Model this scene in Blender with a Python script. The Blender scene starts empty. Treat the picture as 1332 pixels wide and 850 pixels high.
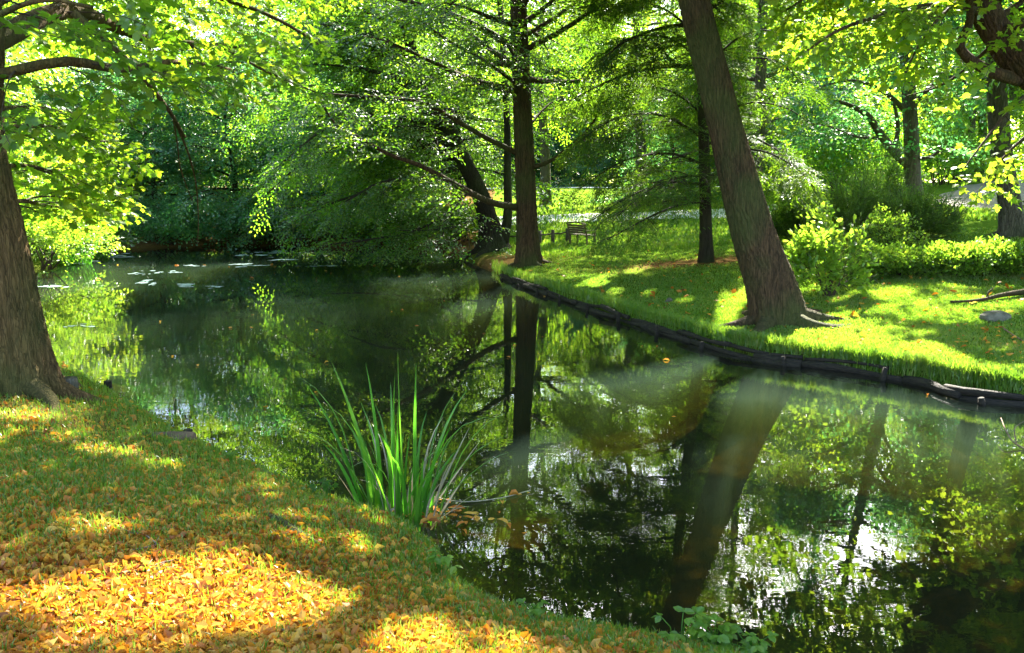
import bpy, math, random
import numpy as np
from mathutils import Vector, Matrix

RNG = np.random.default_rng(7)
random.seed(7)
scene = bpy.context.scene
COL = scene.collection
PI = math.pi
R = math.radians

# ------------------------------------------------------------------ camera maths
W, H, F = 1332.0, 850.0, 1036.0
PITCH = R(10.1)
CAM = np.array([0.0, 0.0, 2.2])
FWD = np.array([0.0, math.cos(PITCH), -math.sin(PITCH)])
UPV = np.array([0.0, math.sin(PITCH), math.cos(PITCH)])

def ray(px, py):
    return FWD + (px - W/2)/F*np.array([1.0, 0, 0]) - (py - H/2)/F*UPV

def gp(px, py, z=0.0):
    d = ray(px, py)
    t = (z - CAM[2])/d[2]
    return CAM + d*t

def at(px, py, y):
    d = ray(px, py)
    return CAM + d*(y/d[1])

def topx(P):
    v = P - CAM
    f = v @ FWD
    f = np.where(np.abs(f) < 1e-3, 1e-3, f)
    x = W/2 + F*v[..., 0]/f
    y = H/2 - F*(v @ UPV)/f
    return x, y, f

SUN_AZ, SUN_EL = R(20.0), R(42)
SUN = np.array([math.sin(SUN_AZ)*math.cos(SUN_EL), math.cos(SUN_AZ)*math.cos(SUN_EL), math.sin(SUN_EL)])

# ------------------------------------------------------------------ object helpers
def props(o, label=None, cat=None, group=None, kind=None):
    if label: o['label'] = label
    if cat: o['category'] = cat
    if group: o['group'] = group
    if kind: o['kind'] = kind
    return o

def thing(name, label, cat, loc=(0, 0, 0), rotz=0.0, group=None):
    o = bpy.data.objects.new(name, None)
    o.empty_display_size = 0.2
    COL.objects.link(o)
    o.location = [float(c) for c in loc]
    o.rotation_euler = (0, 0, rotz)
    return props(o, label, cat, group)

def mesh_np(name, V, T, mats, mi=None, smooth=False, parent=None, origin=None):
    """V (n,3), T (m,3) triangles -> one linked object."""
    V = np.asarray(V, dtype=np.float32)
    T = np.asarray(T, dtype=np.int32)
    if origin is not None:
        V = V - np.asarray(origin, dtype=np.float32)
    me = bpy.data.meshes.new(name)
    me.vertices.add(len(V)); me.vertices.foreach_set('co', V.ravel())
    me.loops.add(T.size); me.loops.foreach_set('vertex_index', T.ravel())
    me.polygons.add(len(T))
    me.polygons.foreach_set('loop_start', np.arange(0, T.size, 3, dtype=np.int32))
    try:
        me.polygons.foreach_set('loop_total', np.full(len(T), 3, dtype=np.int32))
    except Exception:
        pass
    for m in (mats if isinstance(mats, (list, tuple)) else [mats]):
        me.materials.append(m)
    if mi is not None:
        me.polygons.foreach_set('material_index', np.asarray(mi, dtype=np.int32))
    me.polygons.foreach_set('use_smooth', np.full(len(T), smooth, dtype=bool))
    me.update(calc_edges=True)
    me.validate()
    o = bpy.data.objects.new(name, me)
    COL.objects.link(o)
    if parent is not None:
        o.parent = parent
    elif origin is not None:
        o.location = [float(c) for c in origin]
    return o

class MB:
    """collects shapes, becomes ONE mesh."""
    def __init__(self):
        self.V = []; self.T = []; self.n = 0
    def add(self, V, T):
        V = np.asarray(V, float); T = np.asarray(T, int)
        self.V.append(V); self.T.append(T + self.n); self.n += len(V)
    def quads(self, V, Q):
        Q = np.asarray(Q, int)
        self.add(V, np.concatenate([Q[:, [0, 1, 2]], Q[:, [0, 2, 3]]]))
    def box(self, c, s, rot=None, bev=0.0):
        sx, sy, sz = np.asarray(s, float)/2
        b = min(bev, sx*.45, sy*.45, sz*.45)
        pts = []
        for X in (-1, 1):
            for Y in (-1, 1):
                for Z in (-1, 1):
                    if b > 0:
                        pts += [(X*(sx-b), Y*(sy-b), Z*sz), (X*(sx-b), Y*sy, Z*(sz-b)), (X*sx, Y*(sy-b), Z*(sz-b))]
                    else:
                        pts.append((X*sx, Y*sy, Z*sz))
        pts = np.array(pts)
        import bmesh
        bm = bmesh.new()
        vs = [bm.verts.new(p) for p in pts]
        bmesh.ops.convex_hull(bm, input=vs)
        bmesh.ops.triangulate(bm, faces=bm.faces[:])
        bm.verts.index_update()
        V = np.array([v.co[:] for v in bm.verts]); T = np.array([[v.index for v in f.verts] for f in bm.faces])
        bm.free()
        if rot is not None:
            V = V @ np.array(rot).T
        self.add(V + np.asarray(c, float), T)
    def tube(self, P, rad, sides=8, cap=True, lobes=None, wob=0.0, seed=0):
        P = np.asarray(P, float); n = len(P)
        rad = np.broadcast_to(np.asarray(rad, float), (n,))
        tan = np.gradient(P, axis=0); tan /= np.linalg.norm(tan, axis=1)[:, None] + 1e-9
        ref = np.array([1.0, 0, 0]) if abs(tan[0][0]) < .8 else np.array([0, 1.0, 0])
        V = []
        th = np.arange(sides)/sides*2*PI
        rg = np.random.default_rng(seed)
        ph = rg.uniform(0, 6.28, 4)
        u = ref - tan[0]*(ref @ tan[0])
        for i in range(n):
            u = u - tan[i]*(u @ tan[i]); u /= np.linalg.norm(u) + 1e-9
            v = np.cross(tan[i], u)
            rr = np.full(sides, rad[i])
            if wob:
                rr = rr*(1 + wob*(np.sin(2*th+ph[0]+i*.15) + .7*np.sin(3*th+ph[1]-i*.21) + .5*np.sin(5*th+ph[2]+i*.4)) + rg.normal(0, wob*.25, sides))
            if lobes is not None:
                rr = rr*(1 + lobes[i]*(np.cos(5*th+ph[3])*.6 + np.cos(3*th+ph[1])*.5))
            V.append(P[i] + np.outer(np.cos(th)*rr, u) + np.outer(np.sin(th)*rr, v))
        V = np.concatenate(V)
        Q = []
        for i in range(n-1):
            a = i*sides + np.arange(sides); b = i*sides + (np.arange(sides)+1) % sides
            Q.append(np.stack([a, b, b+sides, a+sides], 1))
        Q = np.concatenate(Q)
        T = np.concatenate([Q[:, [0, 1, 2]], Q[:, [0, 2, 3]]])
        if cap:
            V = np.concatenate([V, P[:1], P[-1:]])
            k = np.arange(sides); k2 = (k+1) % sides
            T = np.concatenate([T, np.stack([k2, k, np.full(sides, n*sides)], 1),
                                np.stack([k+(n-1)*sides, k2+(n-1)*sides, np.full(sides, n*sides+1)], 1)])
        self.add(V, T)
    def obj(self, name, mat, parent=None, origin=None, smooth=True):
        return mesh_np(name, np.concatenate(self.V), np.concatenate(self.T), mat, smooth=smooth, parent=parent, origin=origin)

def smooth_path(P, n):
    """Catmull-Rom resample to n points by arc length."""
    P = np.asarray(P, float)
    if len(P) == 2:
        t = np.linspace(0, 1, n)[:, None]
        return P[0]*(1-t) + P[1]*t
    E = np.concatenate([[2*P[0]-P[1]], P, [2*P[-1]-P[-2]]])
    out = []
    for i in range(len(P)-1):
        p0, p1, p2, p3 = E[i:i+4]
        for t in np.linspace(0, 1, 12, endpoint=False):
            out.append(.5*((2*p1)+(-p0+p2)*t+(2*p0-5*p1+4*p2-p3)*t*t+(-p0+3*p1-3*p2+p3)*t**3))
    out.append(P[-1]); out = np.array(out)
    s = np.concatenate([[0], np.cumsum(np.linalg.norm(np.diff(out, axis=0), axis=1))])
    q = np.linspace(0, s[-1], n)
    return np.stack([np.interp(q, s, out[:, k]) for k in range(out.shape[1])], 1)

def vnoise(x, y, seed=0):
    """cheap smooth 2-D noise, -1..1"""
    s = 0
    rg = np.random.default_rng(seed)
    for k in range(5):
        a = rg.uniform(0, 6.28); f = rg.uniform(.6, 1.7); p = rg.uniform(0, 6.28)
        s = s + np.sin((x*math.cos(a)+y*math.sin(a))*f + p + 1.3*np.sin((x*math.sin(a)-y*math.cos(a))*f*.7+p*2))
    return s/5

# ------------------------------------------------------------------ materials
def newmat(name):
    m = bpy.data.materials.new(name); m.use_nodes = True
    nt = m.node_tree; nt.nodes.clear()
    out = nt.nodes.new('ShaderNodeOutputMaterial')
    return m, nt, out
def nd(nt, t, **kw):
    n = nt.nodes.new(t)
    for k, v in kw.items():
        if k in n.inputs.keys(): n.inputs[k].default_value = v
        else: setattr(n, k, v)
    return n
def ramp(nt, fac, stops, interp='LINEAR'):
    r = nt.nodes.new('ShaderNodeValToRGB')
    r.color_ramp.interpolation = interp
    el = r.color_ramp.elements
    while len(el) < len(stops): el.new(.5)
    for e, (p, c) in zip(el, stops):
        e.position = p; e.color = (*c, 1) if len(c) == 3 else c
    nt.links.new(fac, r.inputs['Fac'])
    return r.outputs['Color']

def leaf_mat(name, cols, trans, tmix=.5, gloss=.05, rough=.4, clump=.5):
    m, nt, out = newmat(name)
    L = nt.links.new
    geo = nd(nt, 'ShaderNodeNewGeometry')
    tc = nd(nt, 'ShaderNodeTexCoord')
    no = nd(nt, 'ShaderNodeTexNoise', Scale=clump, Detail=2.0)
    L(tc.outputs['Object'], no.inputs['Vector'])
    mx = nd(nt, 'ShaderNodeMath', operation='MULTIPLY_ADD')
    L(geo.outputs['Random Per Island'], mx.inputs[0]); mx.inputs[1].default_value = .65
    m2 = nd(nt, 'ShaderNodeMath', operation='MULTIPLY_ADD')
    L(no.outputs['Fac'], m2.inputs[0]); m2.inputs[1].default_value = .9; m2.inputs[2].default_value = -.28
    L(m2.outputs[0], mx.inputs[2])
    n = len(cols)
    c1 = ramp(nt, mx.outputs[0], [(i/(n-1), c) for i, c in enumerate(cols)])
    n = len(trans)
    c2 = ramp(nt, mx.outputs[0], [(i/(n-1), c) for i, c in enumerate(trans)])
    d = nd(nt, 'ShaderNodeBsdfDiffuse'); L(c1, d.inputs['Color'])
    t = nd(nt, 'ShaderNodeBsdfTranslucent'); L(c2, t.inputs['Color'])
    a = nd(nt, 'ShaderNodeMixShader'); a.inputs[0].default_value = tmix
    L(d.outputs[0], a.inputs[1]); L(t.outputs[0], a.inputs[2])
    g = nd(nt, 'ShaderNodeBsdfGlossy', Roughness=rough)
    lw = nd(nt, 'ShaderNodeLayerWeight', Blend=.3)
    mm = nd(nt, 'ShaderNodeMath', operation='MULTIPLY_ADD'); mm.inputs[1].default_value = .07; mm.inputs[2].default_value = gloss*.45
    L(lw.outputs['Fresnel'], mm.inputs[0])
    b = nd(nt, 'ShaderNodeMixShader'); L(mm.outputs[0], b.inputs[0])
    L(a.outputs[0], b.inputs[1]); L(g.outputs[0], b.inputs[2])
    L(b.outputs[0], out.inputs['Surface'])
    return m

def bark_mat(name, dark, light, moss=(.05, .075, .015), mossamt=.3, scale=9.0):
    m, nt, out = newmat(name); L = nt.links.new
    tc = nd(nt, 'ShaderNodeTexCoord')
    mp = nd(nt, 'ShaderNodeMapping'); mp.inputs['Scale'].default_value = (scale, scale, scale*.11)
    L(tc.outputs['Object'], mp.inputs['Vector'])
    n1 = nd(nt, 'ShaderNodeTexNoise', Scale=1.6, Detail=8.0, Roughness=.7, Distortion=.6); L(mp.outputs[0], n1.inputs['Vector'])
    dn = nd(nt, 'ShaderNodeTexNoise', Scale=1.3, Detail=4.0); L(mp.outputs[0], dn.inputs['Vector'])
    dv = nd(nt, 'ShaderNodeVectorMath', operation='MULTIPLY_ADD'); L(dn.outputs['Color'], dv.inputs[0]); dv.inputs[1].default_value = (1.6, 1.6, 1.6); L(mp.outputs[0], dv.inputs[2])
    v = nd(nt, 'ShaderNodeTexVoronoi', Scale=2.6, feature='DISTANCE_TO_EDGE'); L(dv.outputs[0], v.inputs['Vector'])
    n2 = nd(nt, 'ShaderNodeTexNoise', Scale=1.1, Detail=3.0); L(tc.outputs['Object'], n2.inputs['Vector'])
    vs = nd(nt, 'ShaderNodeMath', operation='SMOOTH_MIN'); L(v.outputs['Distance'], vs.inputs[0]); vs.inputs[1].default_value = .22; vs.inputs[2].default_value = .1
    h = nd(nt, 'ShaderNodeMath', operation='MULTIPLY_ADD'); L(vs.outputs[0], h.inputs[0]); h.inputs[1].default_value = 1.1; L(n1.outputs['Fac'], h.inputs[2])
    c = ramp(nt, h.outputs[0], [(.38, dark), (.62, tuple(.5*(a+b) for a, b in zip(dark, light))), (.95, light)])
    mc = nd(nt, 'ShaderNodeMix', data_type='RGBA')
    mf = nd(nt, 'ShaderNodeMapRange'); L(n2.outputs['Fac'], mf.inputs['Value'])
    mf.inputs['From Min'].default_value = .42; mf.inputs['From Max'].default_value = .62; mf.inputs['To Max'].default_value = mossamt
    L(mf.outputs[0], mc.inputs['Factor']); L(c, mc.inputs['A']); mc.inputs['B'].default_value = (*moss, 1)
    bp = nd(nt, 'ShaderNodeBump', Strength=1.0, Distance=.06); L(h.outputs[0], bp.inputs['Height'])
    d = nd(nt, 'ShaderNodeBsdfPrincipled', Roughness=.9); d.inputs['Specular IOR Level'].default_value = .2
    L(mc.outputs['Result'], d.inputs['Base Color']); L(bp.outputs[0], d.inputs['Normal'])
    L(d.outputs[0], out.inputs['Surface'])
    return m

def rough_mat(name, c1, c2, scale=6.0, bump=.5, rough=.85, dist=.02, stretch=None):
    m, nt, out = newmat(name); L = nt.links.new
    tc = nd(nt, 'ShaderNodeTexCoord')
    src = tc.outputs['Object']
    if stretch:
        mp = nd(nt, 'ShaderNodeMapping'); mp.inputs['Scale'].default_value = stretch; L(src, mp.inputs['Vector']); src = mp.outputs[0]
    n1 = nd(nt, 'ShaderNodeTexNoise', Scale=scale, Detail=8.0, Roughness=.65); L(src, n1.inputs['Vector'])
    c = ramp(nt, n1.outputs['Fac'], [(.3, c1), (.7, c2)])
    bp = nd(nt, 'ShaderNodeBump', Strength=bump, Distance=dist); L(n1.outputs['Fac'], bp.inputs['Height'])
    d = nd(nt, 'ShaderNodeBsdfPrincipled', Roughness=rough); d.inputs['Specular IOR Level'].default_value = .25
    L(c, d.inputs['Base Color']); L(bp.outputs[0], d.inputs['Normal']); L(d.outputs[0], out.inputs['Surface'])
    return m

def ground_mat():
    m, nt, out = newmat('ground_soil_and_turf'); L = nt.links.new
    tc = nd(nt, 'ShaderNodeTexCoord')
    at_ = nd(nt, 'ShaderNodeAttribute', attribute_name='zone')   # R turf, G bare soil/litter, B pond bed
    sep = nd(nt, 'ShaderNodeSeparateColor'); L(at_.outputs['Color'], sep.inputs[0])
    def noise(s, d=6.0):
        n = nd(nt, 'ShaderNodeTexNoise', Scale=s, Detail=d, Roughness=.65); L(tc.outputs['Object'], n.inputs['Vector']); return n.outputs['Fac']
    nf, nm, nl = noise(38.0), noise(7.0), noise(.9)
    turf = ramp(nt, nf, [(.3, (.045, .085, .010)), (.55, (.085, .15, .016)), (.75, (.14, .19, .03))])
    soil = ramp(nt, nf, [(.3, (.055, .032, .015)), (.55, (.13, .075, .03)), (.75, (.22, .14, .06))])
    bed = ramp(nt, nm, [(.3, (.022, .016, .004)), (.55, (.045, .034, .008)), (.75, (.08, .06, .015))])
    # turf / soil balance broken up by noise
    s1 = nd(nt, 'ShaderNodeMath', operation='MULTIPLY_ADD'); L(nm, s1.inputs[0]); s1.inputs[1].default_value = 1.4; s1.inputs[2].default_value = -.7
    s2 = nd(nt, 'ShaderNodeMath', operation='ADD', use_clamp=True); L(s1.outputs[0], s2.inputs[0]); L(sep.outputs[1], s2.inputs[1])
    m1 = nd(nt, 'ShaderNodeMix', data_type='RGBA'); L(s2.outputs[0], m1.inputs['Factor']); L(turf, m1.inputs['A']); L(soil, m1.inputs['B'])
    m2 = nd(nt, 'ShaderNodeMix', data_type='RGBA'); L(sep.outputs[2], m2.inputs['Factor']); L(m1.outputs['Result'], m2.inputs['A']); L(bed, m2.inputs['B'])
    ad = nd(nt, 'ShaderNodeMath', operation='ADD'); L(nf, ad.inputs[0]); L(nm, ad.inputs[1])
    bp = nd(nt, 'ShaderNodeBump', Strength=.8, Distance=.04); L(ad.outputs[0], bp.inputs['Height'])
    d = nd(nt, 'ShaderNodeBsdfDiffuse'); L(m2.outputs['Result'], d.inputs['Color']); L(bp.outputs[0], d.inputs['Normal'])
    L(d.outputs[0], out.inputs['Surface'])
    return m

def water_mat():
    m, nt, out = newmat('pond_water'); L = nt.links.new
    tc = nd(nt, 'ShaderNodeTexCoord')
    mp = nd(nt, 'ShaderNodeMapping'); mp.inputs['Scale'].default_value = (1.0, 1.9, 1.0); L(tc.outputs['Object'], mp.inputs['Vector'])
    n1 = nd(nt, 'ShaderNodeTexNoise', Scale=2.6, Detail=3.0, Roughness=.5); L(mp.outputs[0], n1.inputs['Vector'])
    n2 = nd(nt, 'ShaderNodeTexNoise', Scale=.28, Detail=1.0); L(tc.outputs['Object'], n2.inputs['Vector'])
    st = nd(nt, 'ShaderNodeMapRange'); L(n2.outputs['Fac'], st.inputs['Value'])
    st.inputs['From Min'].default_value = .38; st.inputs['From Max'].default_value = .66; st.inputs['To Min'].default_value = .15; st.inputs['To Max'].default_value = 1.0
    hh = nd(nt, 'ShaderNodeMath', operation='MULTIPLY'); L(n1.outputs['Fac'], hh.inputs[0]); L(st.outputs[0], hh.inputs[1])
    bp = nd(nt, 'ShaderNodeBump', Strength=1.0, Distance=.0012); L(hh.outputs[0], bp.inputs['Height'])
    gm = nd(nt, 'ShaderNodeNewGeometry')      # same reflectance from both sides (no total internal reflection for the sun's rays)
    io = nd(nt, 'ShaderNodeMapRange'); L(gm.outputs['Backfacing'], io.inputs['Value']); io.inputs['To Min'].default_value = 1.7; io.inputs['To Max'].default_value = 1/1.7
    fr = nd(nt, 'ShaderNodeFresnel'); L(io.outputs[0], fr.inputs['IOR']); L(bp.outputs[0], fr.inputs['Normal'])
    g = nd(nt, 'ShaderNodeBsdfGlossy', Roughness=.0); L(bp.outputs[0], g.inputs['Normal'])
    t = nd(nt, 'ShaderNodeBsdfTransparent'); t.inputs['Color'].default_value = (.95, .97, .93, 1)
    a = nd(nt, 'ShaderNodeMixShader'); L(fr.outputs[0], a.inputs[0]); L(t.outputs[0], a.inputs[1]); L(g.outputs[0], a.inputs[2])
    L(a.outputs[0], out.inputs['Surface'])
    vs = nd(nt, 'ShaderNodeVolumeScatter', Density=.105, Anisotropy=.55); vs.inputs['Color'].default_value = (.55, .92, .88, 1)
    va = nd(nt, 'ShaderNodeVolumeAbsorption', Density=2.0); va.inputs['Color'].default_value = (.62, .60, .10, 1)
    av = nd(nt, 'ShaderNodeAddShader'); L(vs.outputs[0], av.inputs[0]); L(va.outputs[0], av.inputs[1])
    L(av.outputs[0], out.inputs['Volume'])
    return m

M = {}
M['maple'] = leaf_mat('maple_leaf', [(.02, .055, .006), (.045, .10, .010), (.085, .14, .012)],
                      [(.12, .30, .010), (.24, .46, .014), (.46, .56, .02)], .58, .03)
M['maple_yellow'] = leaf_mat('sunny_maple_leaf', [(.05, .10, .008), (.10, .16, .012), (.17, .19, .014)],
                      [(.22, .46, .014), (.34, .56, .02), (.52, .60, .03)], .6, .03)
M['beech'] = leaf_mat('beech_leaf', [(.016, .05, .008), (.032, .085, .010), (.06, .12, .012)],
                      [(.08, .24, .012), (.17, .36, .014), (.34, .48, .02)], .5, .03, .45)
M['dark_leaf'] = leaf_mat('shade_leaf', [(.018, .06, .012), (.032, .09, .014), (.055, .12, .016)],
                      [(.12, .40, .02), (.24, .52, .02), (.40, .60, .025)], .55, .03, .45)
M['sky_tint_leaf'] = leaf_mat('sky_tinted_leaf', [(.026, .10, .042), (.045, .14, .055), (.07, .17, .035)],  # blue of reflected skylight is put into the leaf colour
                      [(.08, .36, .09), (.14, .44, .09), (.28, .54, .04)], .48, .06, .4)
M['hemlock'] = leaf_mat('hemlock_needles', [(.014, .045, .008), (.028, .075, .010), (.055, .11, .012)],
                      [(.09, .24, .01), (.18, .36, .012), (.34, .48, .02)], .48, .04)
M['juniper'] = leaf_mat('juniper_needles', [(.02, .06, .015), (.04, .10, .018), (.08, .15, .02)],
                      [(.10, .24, .02), (.16, .32, .02), (.28, .42, .02)], .4, .05)
M['bush'] = leaf_mat('bush_leaf', [(.05, .12, .012), (.08, .17, .016), (.13, .21, .02)],
                      [(.20, .42, .02), (.32, .54, .03), (.5, .62, .04)], .5, .05)
M['wood_leaf'] = leaf_mat('woodland_leaf', [(.022, .065, .010), (.045, .10, .012), (.08, .13, .014)],
                      [(.14, .36, .014), (.28, .52, .016), (.52, .62, .03)], .58, .03, clump=.35)
M['reed'] = leaf_mat('iris_blade', [(.03, .10, .012), (.055, .15, .014), (.09, .18, .02)],
                      [(.08, .36, .02), (.14, .48, .02), (.26, .55, .03)], .45, .04, .35)
M['dry_blade'] = leaf_mat('dry_blade', [(.25, .22, .14), (.35, .3, .2)], [(.2, .17, .1), (.3, .25, .14)], .3, .05)
M['grass'] = leaf_mat('lawn_grass', [(.035, .09, .007), (.062, .14, .009), (.10, .17, .016), (.21, .19, .06)],
                      [(.14, .34, .014), (.24, .43, .02), (.40, .46, .05)], .42, .07, clump=1.3)
M['litter'] = leaf_mat('fallen_leaf', [(.11, .04, .006), (.34, .10, .008), (.47, .18, .014), (.55, .31, .04), (.22, .085, .015)],
                      [(.22, .08, .006), (.45, .16, .008), (.6, .32, .012), (.6, .42, .06), (.25, .11, .03)], .38, .05, .5)
M['bark'] = bark_mat('brown_bark', (.016, .010, .005), (.11, .064, .030), mossamt=.55)
M['bark_near'] = bark_mat('mossy_tan_bark', (.036, .022, .008), (.185, .115, .042), mossamt=.5, scale=12.0)
M['bark_dark'] = bark_mat('dark_bark', (.010, .008, .006), (.05, .038, .026), mossamt=.35)
M['bark_grey'] = bark_mat('grey_bark', (.04, .036, .028), (.16, .14, .105), mossamt=.35)
M['twig'] = rough_mat('twig_bark', (.018, .012, .008), (.06, .04, .025), 20.0, .2)
M['deadtwig'] = rough_mat('dead_twig', (.06, .035, .02), (.22, .15, .10), 20.0, .2)
M['ground'] = ground_mat()
M['water'] = water_mat()
M['gravel'] = rough_mat('pale_gravel', (.34, .32, .30), (.56, .54, .52), 30.0, .4)
M['dirt'] = rough_mat('worn_dirt', (.10, .085, .07), (.22, .19, .16), 14.0, .5)
M['timber'] = rough_mat('wet_timber', (.005, .004, .003), (.032, .024, .014), 10.0, 1.0, .8, .04, (1.5, 1.5, 6))
M['bench_wood'] = rough_mat('weathered_bench_wood', (.07, .052, .026), (.15, .115, .06), 6.0, .4, .8, .01, (1, 1, 9))
M['post_wood'] = rough_mat('dark_post_wood', (.03, .025, .018), (.10, .08, .055), 12.0, .5)
M['stone'] = rough_mat('mossy_stone', (.035, .035, .022), (.17, .15, .11), 7.0, .9, .9, .03)
M['brown_stone'] = rough_mat('brown_stone', (.04, .026, .014), (.14, .095, .055), 7.0, .9, .9, .03)
M['pale_stone'] = rough_mat('pale_stone', (.35, .37, .36), (.6, .62, .6), 9.0, .6)
M['rail'] = rough_mat('pale_rail_wood', (.3, .28, .26), (.5, .47, .44), 9.0, .3)
M['scum'] = rough_mat('floating_film', (.09, .14, .12), (.20, .28, .26), 12.0, .3, .5)  # pale tone carries the light the film reflects

# ------------------------------------------------------------------ terrain
# pond outline: (point, profile) ; profile = (edge height, edge width, rise, slope)
NEAR = (.06, .10, .60, .42); RIGHT = (.15, .03, 2.4, .06); FAR = (.14, .25, 2.6, .10); LEFT = (.12, .2, 1.2, .15)
outline = []
for q in [(1332, 526), (1200, 500), (1100, 483), (1000, 470), (940, 458), (880, 439), (800, 413), (720, 386), (672, 369), (652, 361)]:
    outline.append((gp(*q)[:2], RIGHT))
for q in [(640, 352), (612, 341), (585, 333), (560, 328)]:
    outline.append((gp(*q)[:2], FAR))
for q in [(500, 325), (400, 322), (300, 321), (200, 322), (150, 325)]:
    outline.append((gp(*q)[:2], FAR))
for q in [(112, 338), (66, 346)]:
    outline.append((gp(*q)[:2], LEFT))
for q in [(-11.2, 18.0), (-9.3, 14.0), (-6.6, 9.8)]:
    outline.append((np.array(q), LEFT))
for q in [(88, 478), (120, 497), (185, 535), (243, 572), (330, 612), (400, 642), (450, 662), (530, 688), (575, 722), (600, 765), (650, 797), (730, 820), (820, 836), (900, 850), (980, 866), (1100, 905)]:
    outline.append((gp(*q)[:2], NEAR))
for q in [(3.2, 2.2), (8, 1.2), (16, .5)]:
    outline.append((np.array(q), NEAR))
for q in [(16, 6.6), (10, 7.35)]:
    outline.append((np.array(q), RIGHT))
PO = np.array([o[0] for o in outline]); PP = np.array([o[1] for o in outline])

def pond_field(x, y):
    """signed distance (+ on land), blended profile"""
    x = np.asarray(x, float); y = np.asarray(y, float)
    sh = x.shape; x = x.ravel(); y = y.ravel()
    A = PO; B = np.roll(PO, -1, 0); PA = PP; PB = np.roll(PP, -1, 0)
    best = np.full(x.shape, 1e9); prof = np.zeros((len(x), 4)); wsum = np.zeros(len(x)); inside = np.zeros(len(x), bool)
    for a, b, pa, pb in zip(A, B, PA, PB):
        ab = b - a
        t = np.clip(((x-a[0])*ab[0] + (y-a[1])*ab[1])/(ab @ ab), 0, 1)
        d = np.hypot(x-(a[0]+ab[0]*t), y-(a[1]+ab[1]*t))
        best = np.minimum(best, d)
        w = 1/(d+.05)**4
        prof += w[:, None]*(pa*(1-t[:, None]) + pb*t[:, None]); wsum += w
        c = ((a[1] > y) != (b[1] > y))
        with np.errstate(divide='ignore', invalid='ignore'):
            xi = (b[0]-a[0])*(y-a[1])/(b[1]-a[1]+1e-12) + a[0]
        inside ^= c & (x < xi)
    prof /= wsum[:, None]
    return np.where(inside, -best, best).reshape(sh), prof.reshape(sh+(4,))

def zfun(x, y):
    x = np.asarray(x, float); y = np.asarray(y, float)
    sd, p = pond_field(x, y)
    land = p[..., 0]*np.clip(sd/p[..., 1], 0, 1) + p[..., 2]*(1-np.exp(-np.maximum(sd, 0)*p[..., 3]/p[..., 2]))
    land = land + .035*vnoise(x*1.6, y*1.6, 3)*np.clip(sd*1.5, 0, 1) + .06*vnoise(x*.5, y*.5, 4)*np.clip(sd*.4, 0, 1)
    land = land + .6*np.exp(-(((x-17.5)/7)**2 + ((y-31)/6)**2))
    bed = -np.minimum(.62, .10 + .40*np.maximum(-sd, 0)) + .05*vnoise(x*2, y*2, 9)
    return np.where(sd > 0, land, bed)

def zg(x, y):
    return float(zfun(np.array([x]), np.array([y]))[0])

def on_ground(px, py, z0=.4):
    """ground point seen at a pixel (a few fixed-point steps)"""
    z = z0
    for _ in range(8):
        p = gp(px, py, z); z = .5*z + .5*zg(p[0], p[1])
    p = gp(px, py, z); p[2] = zg(p[0], p[1])
    return p

def axis(lo, a, b, hi, fine, coarse_n):
    left = a - (a-lo)*np.linspace(1, 0, coarse_n, endpoint=False)**1.8
    right = b + (hi-b)*np.linspace(0, 1, coarse_n+1)[1:]**1.8
    return np.concatenate([left, np.arange(a, b, fine), right])
gx = axis(-260, -7, 11, 260, .11, 40); gy = axis(-60, 2.0, 22, 330, .11, 60)
GX, GY = np.meshgrid(gx, gy)
GZ = zfun(GX, GY)
nx, ny = len(gx), len(gy)
idx = np.arange(nx*ny).reshape(ny, nx)
q = np.stack([idx[:-1, :-1], idx[:-1, 1:], idx[1:, 1:], idx[1:, :-1]], -1).reshape(-1, 4)
ground = mesh_np('ground', np.stack([GX, GY, GZ], -1).reshape(-1, 3), np.concatenate([q[:, [0, 1, 2]], q[:, [0, 2, 3]]]), M['ground'], smooth=True)
props(ground, kind='structure', label='earth banks and lawn around the pond')
sd, pf = pond_field(GX, GY)
nearw = np.clip((1-pf[..., 2]/2.0)*1.3, 0, 1)          # near bank: litter strewn soil
soil = np.clip(nearw*.9*np.clip(sd*.8+.3, 0, 1), 0, 1)
soil = np.maximum(soil, np.exp(-(((GX-4.6)/2.6)**2 + ((GY-18.3)/.9)**2))*1.3)   # bare mulch under the thin trunk
soil = np.maximum(soil, np.exp(-(((GX-(-.4))/1.8)**2 + ((GY-21.5)/2.0)**2))*1.0)
soil = np.maximum(soil, np.where((GY > 24) & (GX < -1), 1.1, 0))
soil = np.maximum(soil, np.exp(-(((GX-3.9)/.8)**2 + ((GY-10.6)/.8)**2))*.9)
bedm = np.where(sd < 0.0, 1.0, 0.0)
zc = np.stack([1-soil, np.clip(soil, 0, 1), bedm, np.ones_like(soil)], -1).reshape(-1, 4).astype(np.float32)
ca = ground.data.color_attributes.new('zone', 'FLOAT_COLOR', 'POINT')
ca.data.foreach_set('color', zc.ravel())

# water body: a closed slab (its sides and bottom lie inside the earth)
o2 = PO.copy(); cen = o2.mean(0)
wv = np.concatenate([np.c_[PO + (PO-cen)/np.linalg.norm(PO-cen, axis=1)[:, None]*.35, np.zeros(len(PO))],
                     np.c_[PO + (PO-cen)/np.linalg.norm(PO-cen, axis=1)[:, None]*.35, np.full(len(PO), -2.2)]])
import bmesh
bm = bmesh.new()
n = len(PO)
top = [bm.verts.new(v) for v in wv[:n]]; bot = [bm.verts.new(v) for v in wv[n:]]
bm.faces.new(top); bm.faces.new(bot[::-1])
for i in range(n):
    bm.faces.new([top[i], bot[i], bot[(i+1) % n], top[(i+1) % n]])
bmesh.ops.recalc_face_normals(bm, faces=bm.faces[:])
bmesh.ops.triangulate(bm, faces=bm.faces[:])
me = bpy.data.meshes.new('water'); bm.to_mesh(me); bm.free()
me.materials.append(M['water'])
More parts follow.
